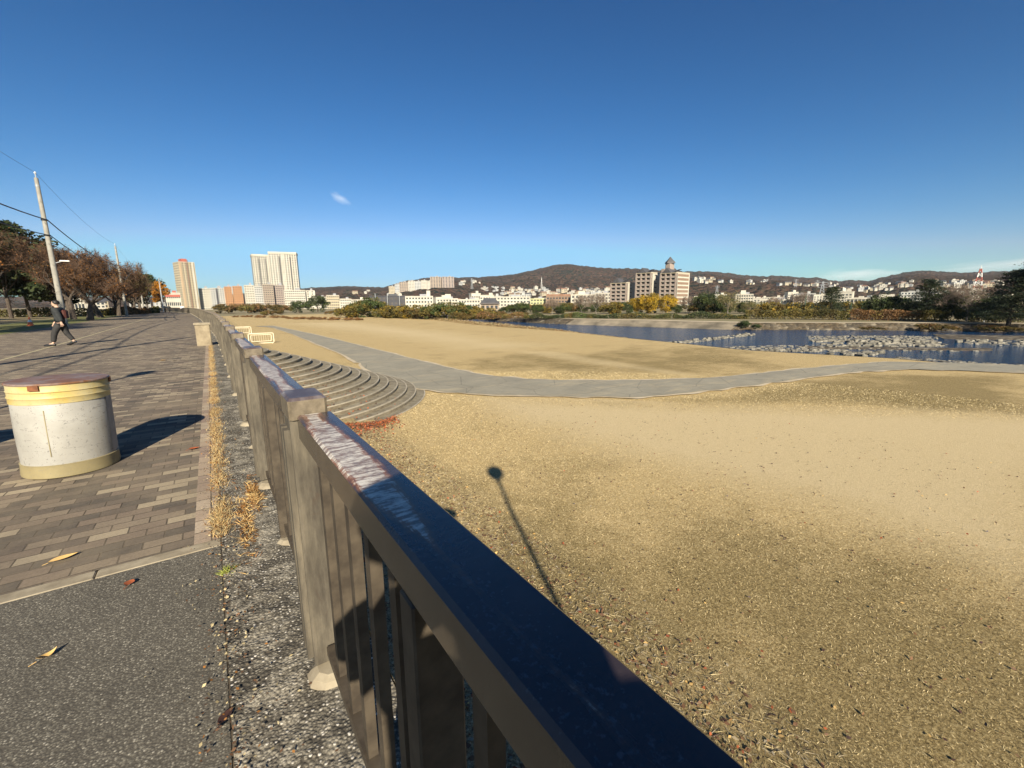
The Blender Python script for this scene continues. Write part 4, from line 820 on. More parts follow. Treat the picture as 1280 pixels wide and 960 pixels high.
def scrub(name, pts, hgt, dep, dens, ms, probs, label, cat, z=ZB, ls=(.14,.32)):
    P = []; hp2 = [np.array(G(x, y, z)) for x, y in pts]; rgx = np.random.default_rng(len(label))
    for a, b in zip(hp2[:-1], hp2[1:]):
        d = b-a; L = np.linalg.norm(d); vd = (a+b)/2; vd = vd/np.linalg.norm(vd); n = int(L*dens); t = rgx.random(n); o2 = rgx.uniform(0, dep, n); hh = hgt*(.75+.6*np.array([noise.noise(((a[0]+d[0]*tt)*.3, (a[1]+d[1]*tt)*.3, 5)) for tt in t]))
        P.append(np.stack([a[0]+d[0]*t+vd[0]*o2, a[1]+d[1]*t+vd[1]*o2, z+rgx.random(n)**.8*hh], 1))
    P = np.concatenate(P); c = np.clip((np.array([noise.noise(Vector((p[0]*.15, p[1]*.15, 2))) for p in P])*2+.5)*len(ms), 0, len(ms)-1).astype(int)
    tag(mobj(name, leafmesh(name, P, rgx.uniform(ls[0],ls[1],len(P)), [MAT[m] for m in ms], c, 0, .8, rgx)), label, cat)
scrub('hedge', [(655,398.2),(700,398.4),(760,398.4),(840,398.6),(935,399.0)], 1.5, 5, 330, ['green','hedge','olive','evergreen'], None, 'low dark hedge before the brown apartment blocks on the far bank', 'hedge')
scrub('hedge', [(560,399.5),(610,398.6),(660,398.2)], 1.8, 6, 260, ['brownbush','olive','hedge'], None, 'reddish scrub hedge on the far bank behind the river bushes', 'hedge')
scrub('hedge', [(-60,397.5),(20,396.5),(80,396),(130,395),(180,392.5),(200,391)], 1.7, 3, 120, ['brownbush','hedge','evergreen','olive'], None, 'low mixed hedge deep in the park behind the bare trees', 'hedge', z=0, ls=(.2,.4))
PN = empty('pine_tree'); rd = random.Random(4); mb = MB(); mb.tube([(0,0,-.2),(.2,0,3),(0,.1,8.5)], [.28,.2,.05], 8); Pn = []; rg2 = np.random.default_rng(44)
for i in range(48):
    z = .9+7.8*(i/48); L = (1-(z-.6)/9.0)*3.7+.5; a = i*2.4+rd.random(); e = Vector((cos(a)*L, sin(a)*L, z+.25+L*.05)); mb.tube([(0,0,z-.3), e], [.05,.015], 4)
    for t in (.35,.6,.85,1.0):
        c = np.array([e.x*t, e.y*t, z+.1+.2*t]); q = rg2.normal(size=(70,3))*np.array([.5,.5,.17])*(.7+.3*L/3); Pn.append(c+q)
mobj('crown', leafmesh('crown', np.concatenate(Pn), rg2.uniform(.15,.36,48*4*70), [MAT['pine']], None, .4, .35, rg2), PN); mb.build('trunk', MAT['bark'], PN, True)
for px, py, d, h, l in ((1037,394,118,6.6,'dark pine left of the white school building'),(1158,394,108,7.3,'dark pine in the middle of the right tree group'),(1262,396,98,7.9,'tallest dark pine at the right frame edge'),(1290,396,96,8.6,'dark pine cut by the right frame edge')):
    put_at(PN, px, py, d, h, 8.9, l, 'tree', 'pines on the far bank', z=ZB, wide=1.15, rz=px)
GK = leafy('yellow_tree', 41, (3.2,3.0,2.3), 60, 120, .95, .25, ['yellowleaf','ginkgo'], trunk_h=.9); WL = leafy('willow_tree', 42, (2.6,2.4,2.0), 40, 50, .9, .17, ['willow'], trunk_h=1.4, tr=.14, bark='barkgrey'); EG = leafy('evergreen_bush', 43, (3.2,2.8,2.2), 52, 110, .9, .25, ['green','evergreen'], trunk_h=.4)
RB = bare_tree_proto(51, 6.0, 't', 'willow', 900, 5000, tw=.028, r0=.16, bark='barkgrey', tmat='twig2')
rt = [(GK,812,395,150,6.4,5.5,'bright yellow tree before the middle brown apartment block'),(GK,832,396,150,5.8,5.5,'yellow tree before the tall brown apartment block'),(GK,795,396,152,5.0,5.5,'small yellow green tree beside the low brown apartment block'),(EG,878,395,150,6.2,4.8,'dark green tree right of the tall brown apartment block'),(EG,892,396,145,6.0,4.8,'round green tree between the brown block and the pale willow'),(EG,905,396,140,5.2,4.8,'green bush left of the pale willow'),
      (WL,909,398,118,5.8,5.2,'pale yellow willow with a light trunk on the far bank path'),(WL,937,398,116,3.6,5.2,'small thin sapling right of the pale willow'),(EG,1098,394,112,4.6,4.8,'round green bush in front of the school building'),(EG,1120,395,112,4.4,4.8,'round green bush right of the school building'),(EG,1176,395,110,5.0,4.8,'dark bush between the right pines'),(EG,1215,395,108,4.6,4.8,'dark bush left of the tall right pine'),(EG,1245,396,104,4.4,4.8,'dark bush at the foot of the tall right pine'),
      (RB,727,398,135,6.2,6.0,'bare pale tree before the white apartment building'),(RB,745,398,140,6.6,6.0,'bare tree just left of the low brown apartment block'),(RB,690,398,145,5.2,6.0,'bare brown tree before the brown roofed house'),(RB,1208,396,106,6.4,6.0,'bare tree with pale trunk between the pines'),(RB,1000,395,150,6.2,6.0,'bare tree before the white hall on the right'),(RB,965,395,150,5.0,6.0,'thin bare tree before the low white halls'),(RB,858,396,150,5.6,6.0,'bare tree at the foot of the tall brown apartment block'),(EG,700,398,150,3.0,4.8,'low dark bush on the bank under the bare tree'),(EG,670,398,150,2.4,4.8,'low green bush left of the bare brown tree'),(EG,765,397,150,2.6,4.8,'low dark bush at the foot of the low brown block'),(EG,785,397,150,2.8,4.8,'low dark bush between the brown blocks'),(EG,845,397,150,2.8,4.8,'low dark bush before the tall brown block')]
for i, (p, px, py, d, h, b, l) in enumerate(rt): put_at(p, px, py, d, h, b, l, 'tree' if 'bush' not in l else 'bush', 'trees on the far bank', z=ZB, rz=i*1.3)
for i, (px, py, h, w_, l) in enumerate([(930,409,2.2,2.0,'dark bramble where the concrete bank ends'),(945,410,1.4,2.4,'low dark bramble right of the concrete bank end'),(1168,411,1.9,2.2,'dark bramble on the rocky bank below the middle pine'),(1182,412,1.3,2.2,'low dark bramble on the rocky bank'),(1243,412,1.6,2.6,'brown bramble on the rocky bank at the right'),(1262,413,1.3,2.6,'brown bramble on the rocky bank near the frame edge'),(1090,411,1.0,3.0,'flat brown bramble in the middle of the rocky bank')]):
    x, y = G(px, py, -2.9); o = copy_tree(SC if i > 1 else SD); b_ = 2.5 if i > 1 else 4.6; o.location = (x, y, -3.1); o.scale = (h/b_*w_*.42, h/b_*w_*.42, h/b_*.62); tag(o, l, 'bush', 'brambles on the far river bank')
rq = random.Random(77); kinds = [(EG,4.8),(SC,2.5),(SD,4.6),(SB,3.3),(SA,3.9)]
for i in range(34):
    px = 628+i*9.2+rq.uniform(-3, 3)
    if 800 < px < 860 and i % 2: continue
    pr_, b_ = rq.choice(kinds); put_at(pr_, px, 392, rq.uniform(150, 205), rq.uniform(2.2, 4.2), b_, 'low bush in the dark belt between the far bank hedge and the buildings', 'bush', 'bushes in the belt behind the far bank hedge', z=ZB, wide=1.35, rz=px)
for i in range(16):
    px = 940+i*20+rq.uniform(-6, 6); pr_, b_ = rq.choice([(EG,4.8),(SB,3.3),(SD,4.6)]); put_at(pr_, px, 392, rq.uniform(122, 160), rq.uniform(2.4, 3.8), b_, 'bush just behind the mesh fence of the sports ground', 'bush', 'bushes behind the mesh fence', z=ZB, wide=1.3, rz=px)
# low green mesh fence and net poles of the sports ground
for i, (px, yt, yb, d, l) in enumerate([(1141,364.7,395,112,'net pole left of the middle pine'),(1182,363,395,110,'net pole between the two right pines'),(1231,364,396,106,'net pole beside the tall right pine'),(1101,377,395,115,'short green net pole before the school'),(1123,376,395,114,'short green net pole right of the school'),(1005,368,394,130,'green net pole left of the pine by the school'),(1062,376,395,120,'short green net pole at the left end of the school'),(975,374,394,135,'green net pole before the low white halls')]):
    p = AT(px, yb, d); h = (TE(px, yt)-TE(px, yb))*d; o = MB().tube([(0,0,0),(0,0,h)], [.09,.07], 8).build('net_pole', MAT['steel'] if i < 3 else MAT['netgreen']); o.location = (p[0], p[1], ZB); tag(o, l, 'pole', 'poles of the sports ground nets')
fp = [AT(940,394,140), AT(1000,394,128), AT(1060,395,120), AT(1130,395,113), AT(1290,397,102)]
fn = empty('mesh_fence', (fp[0][0], fp[0][1], ZB)); tag(fn, 'low green mesh fence behind the far bank hedge', 'fence'); mb = MB(); mp_ = MB()
for a, b in zip(fp[:-1], fp[1:]):
    d = b-a; L = hypot(d[0], d[1]); n = int(L/2.5)
    for k in range(n+1):
        q = a+d*k/n-fp[0]; mp_.tube([(q[0],q[1],0),(q[0],q[1],3.0)], .05, 5)
    for z in np.arange(.4, 3.05, .3): mb.tube([(a[0]-fp[0][0],a[1]-fp[0][1],z),(b[0]-fp[0][0],b[1]-fp[0][1],z)], .018, 3)
mb.build('wires', MAT['netgreen'], fn); o = mp_.build('posts', MAT['netgreen'], fn); o.name = 'fence_post'; o['kind'] = 'stuff'

# ------------------------------------------------------------------ hills
rp = [(-400,380),(0,372),(250,372),(380,361),(400,360),(430,358),(480,360),(500,353),(520,350),(545,347),(570,347.5),(600,347),(620,345.5),(640,343.5),(660,339.5),(680,335),(695,331.5),(710,330.3),(722,332),(740,334.5),(770,336),(785,335.5),(800,337),(820,338),(860,340),(885,339.5),(900,341),(925,344),(950,346),(975,345.3),(985,346),(1010,348),(1022,347.5),(1040,351),(1052,352.5),(1064,350.5),(1085,352),(1100,348),(1130,341.5),(1152,338.7),(1175,340.5),(1200,341.5),(1250,340),(1290,338),(1400,334),(1700,340)]
raz = np.array([AZ(x, y) for x, y in rp]); rte = np.array([TE(x, y) for x, y in rp]); DR = 3000.0
YL = [(480,371),(487,368.3),(500,365.3),(520,363.3),(535,361),(542,357.5),(572,357),(585,360)]
AZL = [AZ(x, y) for x, y in YL]; TEL = [TE(x, y) for x, y in YL]
def hill(az, d):
    H = np.interp(az, raz, rte)*DR+H_EYE+3
    t = min(max((d-820)/(DR-820), 0), 1); k = t**1.25; k = k*(1.04-.04*t) if t < 1 else 1-(d-DR)/3500
    x, y = d*sin(az), d*cos(az)
    f = noise.fractal((x*.0022, y*.0022, 1.3), .9, 2.1, 5); f2 = noise.noise((x*.03, y*.03, 0))+.6*noise.noise((x*.09, y*.09, 4))
    z = ZT+(H-ZT)*k+f*62*math.sin(pi*min(t, 1))*(1 if t < 1 else 0)+f2*6.0*min(1, t*4)
    # the near spur that carries the hillside apartments
    s = exp(-((az-AZ(540))/.085)**2)*exp(-((d-1650)/330.0)**2)*30
    s += exp(-((az-AZ(990))/.22)**2)*exp(-((d-1500)/300.0)**2)*14
    z += s*min(1, t*6)
    if t < 1: z = min(z, H_EYE+float(np.interp(az, raz, rte))*d-.012*(DR-d))
    if AZL[0] < az < AZL[-1]:                     # terrace under the hillside estate
        zn = H_EYE+float(np.interp(az, AZL, TEL))*d-2; k2 = exp(-((d-1530)/150.0)**2)
        if zn > z: z += (zn-z)*k2
    return z
az0, az1 = AZ(-60), AZ(1345); NAZ, ND = 760, 150; azs = np.linspace(az0, az1, NAZ); ds = np.concatenate([np.linspace(800, 3000, ND-20), np.linspace(3020, 4200, 20)])
V = np.array([(d*sin(a), d*cos(a), hill(a, d)) for a in azs for d in ds]); idx = np.arange(NAZ*ND).reshape(NAZ, ND)
me = fastmesh('hills', V, np.stack([idx[:-1,:-1], idx[:-1,1:], idx[1:,1:], idx[1:,:-1]], -1).reshape(-1,4), MAT['forest'], smooth=True); tag(mobj('hills', me), kind='structure')
def hill_hit(px, py):
    te = TE(px, py); a = AZ(px, py)
    for d in np.arange(830, 3000, 12.0):
        if hill(a, d) > H_EYE+te*d: return d, a
    return None

# ------------------------------------------------------------------ buildings
WIN = {}
def winmesh(w_, h_, m):
    k = (round(w_, 2), round(h_, 2), m)
    if k not in WIN:
        mb = MB().box(-w_/2, w_/2, -.06, .03, -h_/2, h_/2); me = bpy.data.meshes.new('window'); me.from_pydata(mb.v, [], mb.f); me.materials.append(MAT[m]); WIN[k] = me
    return WIN[k]
def building(name, label, px0, px1, yt, dist, depth, floors, cols, wall, yaw=0.0, win='glass', zb=None, roof='roofgrey', style='grid', group=None, side=2, wf=.55, hf=.45, extra=None, cat='building'):
    zb = ZT-.4 if zb is None else zb; pc = (px0+px1)/2; a0, a1 = AZ(px0, 375), AZ(px1, 375); W = dist*2*tan((a1-a0)/2); 
    if yaw: W = max(W-depth*abs(sin(yaw)), W*.5)/cos(yaw)
    ac = (a0+a1)/2; Ht = H_EYE+TE(pc, yt)*dist-zb; cx, cy = (dist+depth/2)*sin(ac), (dist+depth/2)*cos(ac)
    r = empty(name, (cx, cy, zb), -ac+yaw); tag(r, label, cat, group)
    mb = MB(); mb.box(-W/2, W/2, -depth/2, depth/2, 0, Ht); fh = Ht/floors; cw = W/cols
    if style == 'grid':
        for i in range(cols+1): x = -W/2+i*cw; mb.box(x-cw*.09, x+cw*.09, -depth/2-.25, -depth/2+.1, 0, Ht-.05)
    wo = mb.build('wall', MAT[wall], r)
    ro = MB(); ro.box(-W/2-.2, W/2+.2, -depth/2-.3, depth/2+.2, Ht, Ht+.5, 0); pw = min(W*.25, 6); ro.box(-pw/2+W*.15, pw/2+W*.15, -2, 2, Ht+.5, Ht+.5+min(3, Ht*.08+.6), 1); ro.build('roof', [MAT['wwhite'] if wall in ('wwhite','wgrey','wcream') else MAT[wall], MAT[roof]], r)
    cells = []
    if style == 'balcony':
        for k in range(floors):
            o = MB().box(-W/2+.15, W/2-.15, -depth/2-1.1, -depth/2+.05, 0, fh*.42).build('balcony', MAT[wall], r); o.location.z = k*fh+.02
            # recessed dark bays between the parapets
        for i in range(cols+1):
            pass
    for k in range(floors):
        for i in range(cols): cells.append((-W/2+(i+.5)*cw, -depth/2-(.02 if style == 'grid' else .03), (k+.56 if style == 'grid' else k+.70)*fh, 0))
    nd_ = max(1, int(depth/max(cw, 3)))
    for sgn in ((-1,), (1,), (-1, 1), ())[side if side < 4 else 3]:
        for k in range(floors):
            for i in range(nd_): cells.append((sgn*(W/2+.02), -depth/2+(i+.5)*depth/nd_, (k+.56)*fh, sgn))
    ww, wh = cw*wf, fh*hf; me = winmesh(ww, wh, win)
    small = MB()
    if len(cells) > 100: cells.sort(key=lambda c: (c[3] != 0, -c[2]))
    for n_, (x, y, z, s) in enumerate(cells):
        if n_ < 100: o = link(bpy.data.objects.new('window', me), r); o.location = (x, y, z); o.rotation_euler[2] = {0:0, -1:-pi/2, 1:pi/2}[s]
        elif s == 0: small.box(x-ww/2, x+ww/2, y-.06, y+.03, z-wh/2, z+wh/2)
        else: small.box(x-.05, x+.05, y-ww/2, y+ww/2, z-wh/2, z+wh/2)
    if small.v: o = small.build('window', MAT[win], r); o['kind'] = 'stuff'
    if extra: extra(r, W, depth, Ht)
    return r
def tower_crown(r, W, D, Ht): MB().box(-W*.22, W*.12, -D*.3, D*.2, Ht+.5, Ht+4).build('roof_sign', MAT['redp'], r); MB().box(-W*.05, W*.05, -D/2-.7, -D/2-.2, 0, Ht).build('pilaster', MAT['wbrick'], r); MB().box(W*.3, W*.42, -D/2-.7, -D/2-.2, 0, Ht).build('pilaster', MAT['wwhite'], r); MB().box(-W*.5, -W*.36, -D/2-.7, -D/2-.2, 0, Ht-.2).build('pilaster', MAT['wpeach'], r)
def recess_strips(r, W, D, H):
    for x in (-.12, .27): MB().box(W*(x-.025), W*(x+.025), -D/2-.5, -D/2+.1, H*.02, H-3).build('dark_strip', MAT['darkrec'], r)  # dark strips stand in for the shade of recesses in the tower front
    MB().box(-W/2-.6, W/2+.6, -D/2-.9, D/2+.4, H+.52, H+3.2).build('roof_crown', MAT['wwhite'], r)
    for x in (-.4, 0, .4): MB().box(W*x-.5, W*x+.5, -D/2-.8, -D/2-.2, 0, H).build('pilaster', MAT['wwhite'], r)
gl = 'apartment blocks in the row at the left'
building('tower_block', 'slim peach residential tower with red roof element, far left', 222, 249, 328, 600, 22, 20, 6, 'wcream', .25, extra=tower_crown, wf=.4)
building('apartment_building', 'pale grey apartment block right of the peach tower', 250, 264, 361, 610, 14, 9, 5, 'wwhite', group=gl)
building('apartment_building', 'grey apartment block split by a dark stair shaft', 264.5, 281.5, 360.5, 600, 14, 10, 6, 'wgrey', group=gl, extra=lambda r, W, D, H: MB().box(-W*.12, W*.02, -D/2-.6, -D/2+.1, 0, H).build('dark_strip', MAT['wdark'], r))
building('apartment_building', 'orange apartment block, left one of the two', 282, 291, 358.8, 590, 14, 10, 3, 'worange', group=gl)
building('apartment_building', 'orange apartment block, right one of the two', 292.5, 304, 358.3, 590, 14, 10, 4, 'worange', group=gl)
building('apartment_building', 'white apartment block beside the orange ones', 307, 319, 357, 595, 14, 10, 4, 'wwhite', group=gl)
building('apartment_building', 'blue grey apartment block below the white tower', 319.5, 329.5, 358, 585, 14, 10, 4, 'wgrey', group=gl)
building('apartment_building', 'brown apartment block, left one below the white tower', 330, 343, 356, 570, 14, 11, 5, 'wbrown', group=gl, style='grid')
building('apartment_building', 'brown grey apartment block, right one below the white tower', 343.5, 357, 357, 575, 14, 11, 5, 'wpink', group=gl)
building('tower_block', 'left wing of the tall white residential tower', 319, 342, 321, 760, 22, 30, 8, 'wwhite', .1, group='wings of the tall white tower', wf=.62, hf=.5, extra=recess_strips)
building('tower_block', 'right and higher wing of the tall white residential tower', 341.5, 377.5, 318, 750, 24, 31, 11, 'wwhite', -.1, group='wings of the tall white tower', wf=.62, hf=.5, extra=recess_strips)
building('apartment_building', 'white ribbed apartment block below the tall tower', 356, 382, 363, 540, 14, 8, 10, 'wwhite', group=gl)
building('apartment_building', 'plain white block end right of the ribbed one', 383, 394, 363.5, 545, 14, 8, 2, 'wwhite', group=gl, wf=.3)
building('apartment_building', 'low white building between ribbed block and river shrubs', 395, 408, 371.5, 500, 12, 5, 5, 'wwhite')
building('apartment_building', 'low white block near the dark shrub', 408.5, 424, 369.5, 480, 12, 5, 6, 'wcream')
building('viaduct_building', 'long red and white strip building at the end of the walkway', 206, 226, 366.5, 420, 10, 2, 8, 'wwhite', roof='redp', zb=0, extra=lambda r, W, D, H: MB().box(-W/2, W/2, -D/2-.3, -D/2+.1, H*.75, H*.9).build('red_band', MAT['redp'], r))
building('house', 'white house seen above the trees right of the first pole', 92, 105, 327, 190, 10, 5, 3, 'wwhite', zb=0)
building('house', 'white house seen above the distant trees', 172, 184, 346, 260, 10, 4, 3, 'wwhite', zb=0)
building('apartment_building', 'small white building behind the left shrubs', 425, 439, 374, 420, 12, 4, 5, 'wwhite')
building('hall', 'long dark grey hall behind the river bushes', 462, 507, 370.5, 300, 25, 3, 9, 'wdark', win='darkrec', roof='roofdark', cat='hall')
building('apartment_building', 'white apartment building right of the dark hall', 507, 541, 371, 290, 14, 4, 9, 'wwhite', zb=None, extra=lambda r, W, D, H: MB().box(W*.28, W*.42, -3, 3, H, H+4).build('lift_tower', MAT['wwhite'], r))
building('apartment_building', 'white building with a raised block on its roof', 546, 572, 374, 280, 12, 4, 7, 'wwhite', extra=lambda r, W, D, H: MB().box(-W*.1, W*.18, -3, 3, H, H+3.2).build('roof_block', MAT['wwhite'], r))
building('apartment_building', 'white building between the roof block one and the dark roofs', 573, 600, 375, 275, 12, 3, 8, 'wwhite')
building('house', 'house with broad dark roof right of the white buildings', 601, 623, 380, 240, 10, 1, 4, 'wbrown', roof='roofdark', extra=lambda r, W, D, H: MB().add([(-W*.6,-D*.6,H),(W*.6,-D*.6,H),(W*.6,D*.6,H),(-W*.6,D*.6,H),(-W*.3,0,H+3.2),(W*.3,0,H+3.2)], [(0,1,5,4),(2,3,4,5),(1,2,5),(3,0,4)]).build('hipped_roof', MAT['roofdark'], r))
building('apartment_building', 'long white apartment row left of the yellow green house', 613, 662, 371.5, 300, 12, 4, 12, 'wwhite')
building('house', 'yellow green house before the white apartment row', 645, 660, 385, 230, 8, 2, 4, 'wyel')
building('apartment_building', 'pale yellow building beside the brown roofed one', 663, 682, 374, 285, 12, 4, 5, 'wyel')
building('apartment_building', 'brick coloured building with red brown roof', 683, 713, 371, 280, 14, 4, 8, 'wbrick', roof='roofbrown', extra=lambda r, W, D, H: MB().box(-W/2, W/2, -D/2-.3, D/2, H+.52, H+1.6).build('roof_band', MAT['roofbrown'], r))
building('apartment_building', 'tall white building left of the low brown block', 714, 743, 369, 270, 14, 4, 6, 'wwhite', extra=lambda r, W, D, H: MB().box(-W*.2, W*.1, -3, 3, H, H+2.5).build('roof_block', MAT['wwhite'], r))
building('apartment_building', 'white building touching the low brown block', 744, 764, 367, 310, 14, 5, 5, 'wwhite')
# the brown apartment complex
def arches(r, W, D, H):
    g = MB(); 
    for x in (-W*.2,): g.add([(x-3,-D/2-1.2,H),(x+3,-D/2-1.2,H),(x,-D/2-1.2,H+3),(x-3,D/2-1,H),(x+3,D/2-1,H),(x,D/2-1,H+3)], [(0,1,2),(3,5,4),(1,4,5,2),(0,2,5,3)])
    g.build('gable', MAT['slate'], r)
def brick_side(r, W, D, H, n=8):
    for k in range(n): MB().box(W*.02, W*.46, -D/2-.14, -D/2-.01, k*H/n+H/n*.12, (k+1)*H/n-H/n*.12).build('brick_panel', MAT['wbrick'], r)
def brown_block(label, px0, pxm, px1, yt, dist, floors, turret=False, panel=True):
    """two faces meet at the corner seen at pixel pxm: balconies on the left, end wall on the right"""
    zb = ZB-.2; a0, am, a1 = AZ(px0), AZ(pxm), AZ(px1); yaw = radians(-28 if panel else -28)
    Ht = H_EYE+TE(pxm, yt)*dist-zb; W = dist*(am-a0)/cos(yaw); D = dist*(a1-am)/abs(sin(yaw)); D = min(max(D, 9), 30)
    r = empty('apartment_building', (dist*sin(am), dist*cos(am), zb), -am+yaw); tag(r, label, 'building', 'brown apartment blocks by the river')
    fh = Ht/floors
    mb = MB(); mb.box(-W, 0, .9, D, 0, Ht)
    for i in range(4): x = -W+W*i/3; mb.box(x-.35, x+.35, -.75, .95, 0, Ht)
    mb.build('wall', MAT['wpink'], r)
    ew = MB(); ew.box(.003, .35, -.36, D+.1, 0, Ht+.6); ew.build('end_wall', MAT['wwhite'], r)
    for k in range(floors):
        MB().box(-W, -.01, -.6, 1.0, k*fh-.1, k*fh+.12).build('floor_slab', MAT['wwhite'], r)
        MB().box(-W+.1, -.1, -.62, -.5, k*fh+.12, k*fh+.85).build('balcony', MAT['wpink'], r)
        for i in range(3): MB().box(-W+W*(i+.14)/3, -W+W*(i+.86)/3, .84, .93, k*fh+.15, k*fh+fh*.88).build('window', MAT['glass'], r)
        if panel: MB().box(.35, .40, 1.2, D-.9, k*fh+.5, k*fh+fh-.3).build('brick_panel', MAT['wbrick'], r)
        else: MB().box(.35, .40, D*.35, D*.6, k*fh+.9, k*fh+fh-.7).build('window', MAT['darkrec'], r)
    rf = MB(); rf.box(-W-.2, .4, -.8, D+.2, Ht, Ht+.35); gx_ = -W*.6
    rf.build('roof', MAT['wcream'], r)
    g = MB(); g.add([(gx_-2.6,-.9,Ht+.35),(gx_+2.6,-.9,Ht+.35),(gx_,-.9,Ht+3.1),(gx_-2.6,D*.6,Ht+.35),(gx_+2.6,D*.6,Ht+.35),(gx_,D*.6,Ht+3.1)], [(0,1,2),(3,5,4),(1,4,5,2),(0,2,5,3)]); g.build('gable_roof', MAT['slate'], r)
    g = MB(); g.add([(-W*.3,-.5,Ht+.35),(0,-.5,Ht+.35),(-W*.05,D*.5,Ht+2.4),(-W*.3,D*.5,Ht+2.4)], [(0,1,2,3),(3,2,1,0)]); g.build('lean_to_roof', MAT['slate'], r)
    if turret:
        t = MB().cbox(-W*.92, -W*.52, D*.15, D*.45, Ht, Ht+5.6, .5); to = t.build('turret', MAT['wpink'], r)
        MB().lathe([(3.1,Ht+5.5),(2.9,Ht+6.2),(1.6,Ht+7.4),(1.2,Ht+7.8),(.2,Ht+9.0)], 4, c=(-W*.72, D*.30)).build('turret_roof', MAT['slate'], to, True)
        MB().box(-W*1.1, -W*.90, D*.1, D*.5, Ht, Ht+2.8).build('stair_tower', MAT['wpink'], r)
    return r
brown_block('low brown apartment block with balconies, left one of three by the river', 763, 782, 792, 354, 262, 7, panel=False)
brown_block('middle brown apartment block with balconies between the low and the tall one', 794, 812, 823, 341.5, 255, 9, panel=False)
brown_block('tall brown apartment block with slate turret and brick panelled end wall', 824, 843, 859.5, 341.5, 248, 9, turret=True)
# right hand town
building('apartment_building', 'pale grey building group above the willow', 920, 941, 368.5, 330, 14, 5, 7, 'wwhite', extra=lambda r, W, D, H: MB().box(-W*.25, W*.05, -3, 3, H, H+3).build('roof_block', MAT['wwhite'], r))
building('hall', 'long low white hall left of the tall white block', 950, 991, 375.5, 260, 14, 3, 11, 'wwhite', cat='hall'); building('apartment_building', 'white block with green net in front, left of the pine', 992, 1007, 370, 255, 14, 5, 3, 'wwhite')
building('school_building', 'long white school building behind the sports ground', 1058, 1137, 373.5, 190, 12, 3, 16, 'wwhite', roof='wwhite', cat='school', wf=.62, hf=.5); building('house', 'white house behind the right bushes', 1196, 1216, 383, 170, 8, 2, 4, 'wwhite', zb=ZB)
building('apartment_building', 'pale small building right of the brown complex', 868, 884, 371, 300, 12, 4, 4, 'wwhite'); building('house', 'white gabled house behind the bushes right of the brown complex', 890, 902, 381, 240, 8, 2, 3, 'wwhite')
building('house', 'low white house behind the mesh fence', 1010, 1026, 384, 210, 8, 2, 4, 'wwhite', zb=ZB)
# hillside apartments
def hill_block(px0, px1, yt, yb, label, wall, floors, cols, d=1600, dep=16):
    zb = H_EYE+TE((px0+px1)/2, yb)*d; building('apartment_building', label, px0, px1, yt, d, dep, floors, cols, wall, zb=zb-8, group='apartment blocks on the hillside', side=3, wf=.5, hf=.45)
for i, (a, b, yt, yb, wl, l) in enumerate([(487,494,358,369,'wcream','leftmost cream block of the hillside estate'),(494.5,501,355,368,'wgrey','grey block, second from left of the hillside estate'),(500.5,511,352.5,365,'wbrown','brownish block in the left half of the hillside estate'),(511.5,519,351,363,'wwhite','white block in the left half of the hillside estate'),(519.5,527,351.5,363,'wgrey','grey block in the middle of the hillside estate'),(527.5,534,350.5,361,'wwhite','white block in the middle of the hillside estate'),(534.5,541,351,361,'wwhite','white block just left of the twin cream blocks'),(539,552,346,356.5,'wbrown','left of the twin cream blocks on the ridge'),(553.5,568,346,356.5,'wpink','right of the twin cream blocks on the ridge')]):
    hill_block(a, b, yt, yb, l, wl, 8, 4, 1500-i*5)
# small houses on the hillside
HM = []
rh = random.Random(12)
for i in range(8):
    w_, d_, h_ = rh.uniform(8, 13), rh.uniform(7, 10), rh.uniform(5, 8); mb = MB(); mb.box(-w_/2,w_/2,-d_/2,d_/2,-4,h_,0)
    if i % 3: mb.add([(-w_/2-.5,-d_/2-.5,h_),(w_/2+.5,-d_/2-.5,h_),(w_/2+.5,d_/2+.5,h_),(-w_/2-.5,d_/2+.5,h_),(-w_/2-.3,0,h_+2.4),(w_/2+.3,0,h_+2.4)], [(0,1,5,4),(2,3,4,5),(1,2,5),(3,0,4)], 1)
    else: mb.box(-w_/2-.2,w_/2+.2,-d_/2-.2,d_/2+.2,h_,h_+.5,0); mb.box(-1.5,2,-1.5,1.5,h_+.5,h_+2.4,0)
    for x in (-.28,.05,.33): 
        for z in (.22,.68): mb.box(x*w_-.7,x*w_+.7,-d_/2-.08,-d_/2,z*h_,z*h_+1.4,2)
    me = bpy.data.meshes.new('house'); me.from_pydata(mb.v, [], mb.f)
    for m in (MAT[['wwhite','wcream','wwhite','wgrey'][i%4]], MAT[['roofgrey','roofdark','roofbrown'][i%3]], MAT['glass']): me.materials.append(m)
    me.polygons.foreach_set('material_index', mb.m); HM.append(me)
zones = [(575,600,351,357,8,'on the ridge slope right of the twin cream blocks'),(600,625,359,366,10,'on the dark slope above the river bushes'),(625,690,361,371,62,'in the dense rows below the tall mast'),(690,765,362,370,48,'in the dense rows below the mountain top'),(868,900,348,354,16,'in the bright cluster on the slope right of the turret'),(900,960,350,357,12,'in the thin row on the slope above the willow'),(960,1040,355,358.5,12,'in the thin row on the slope above the pine'),(1035,1140,355,366,40,'in the scattered group above the school'),(1165,1250,353,361,36,'in the cluster below the red and white mast'),(430,500,361,372,8,'on the low hill behind the dark hall')]
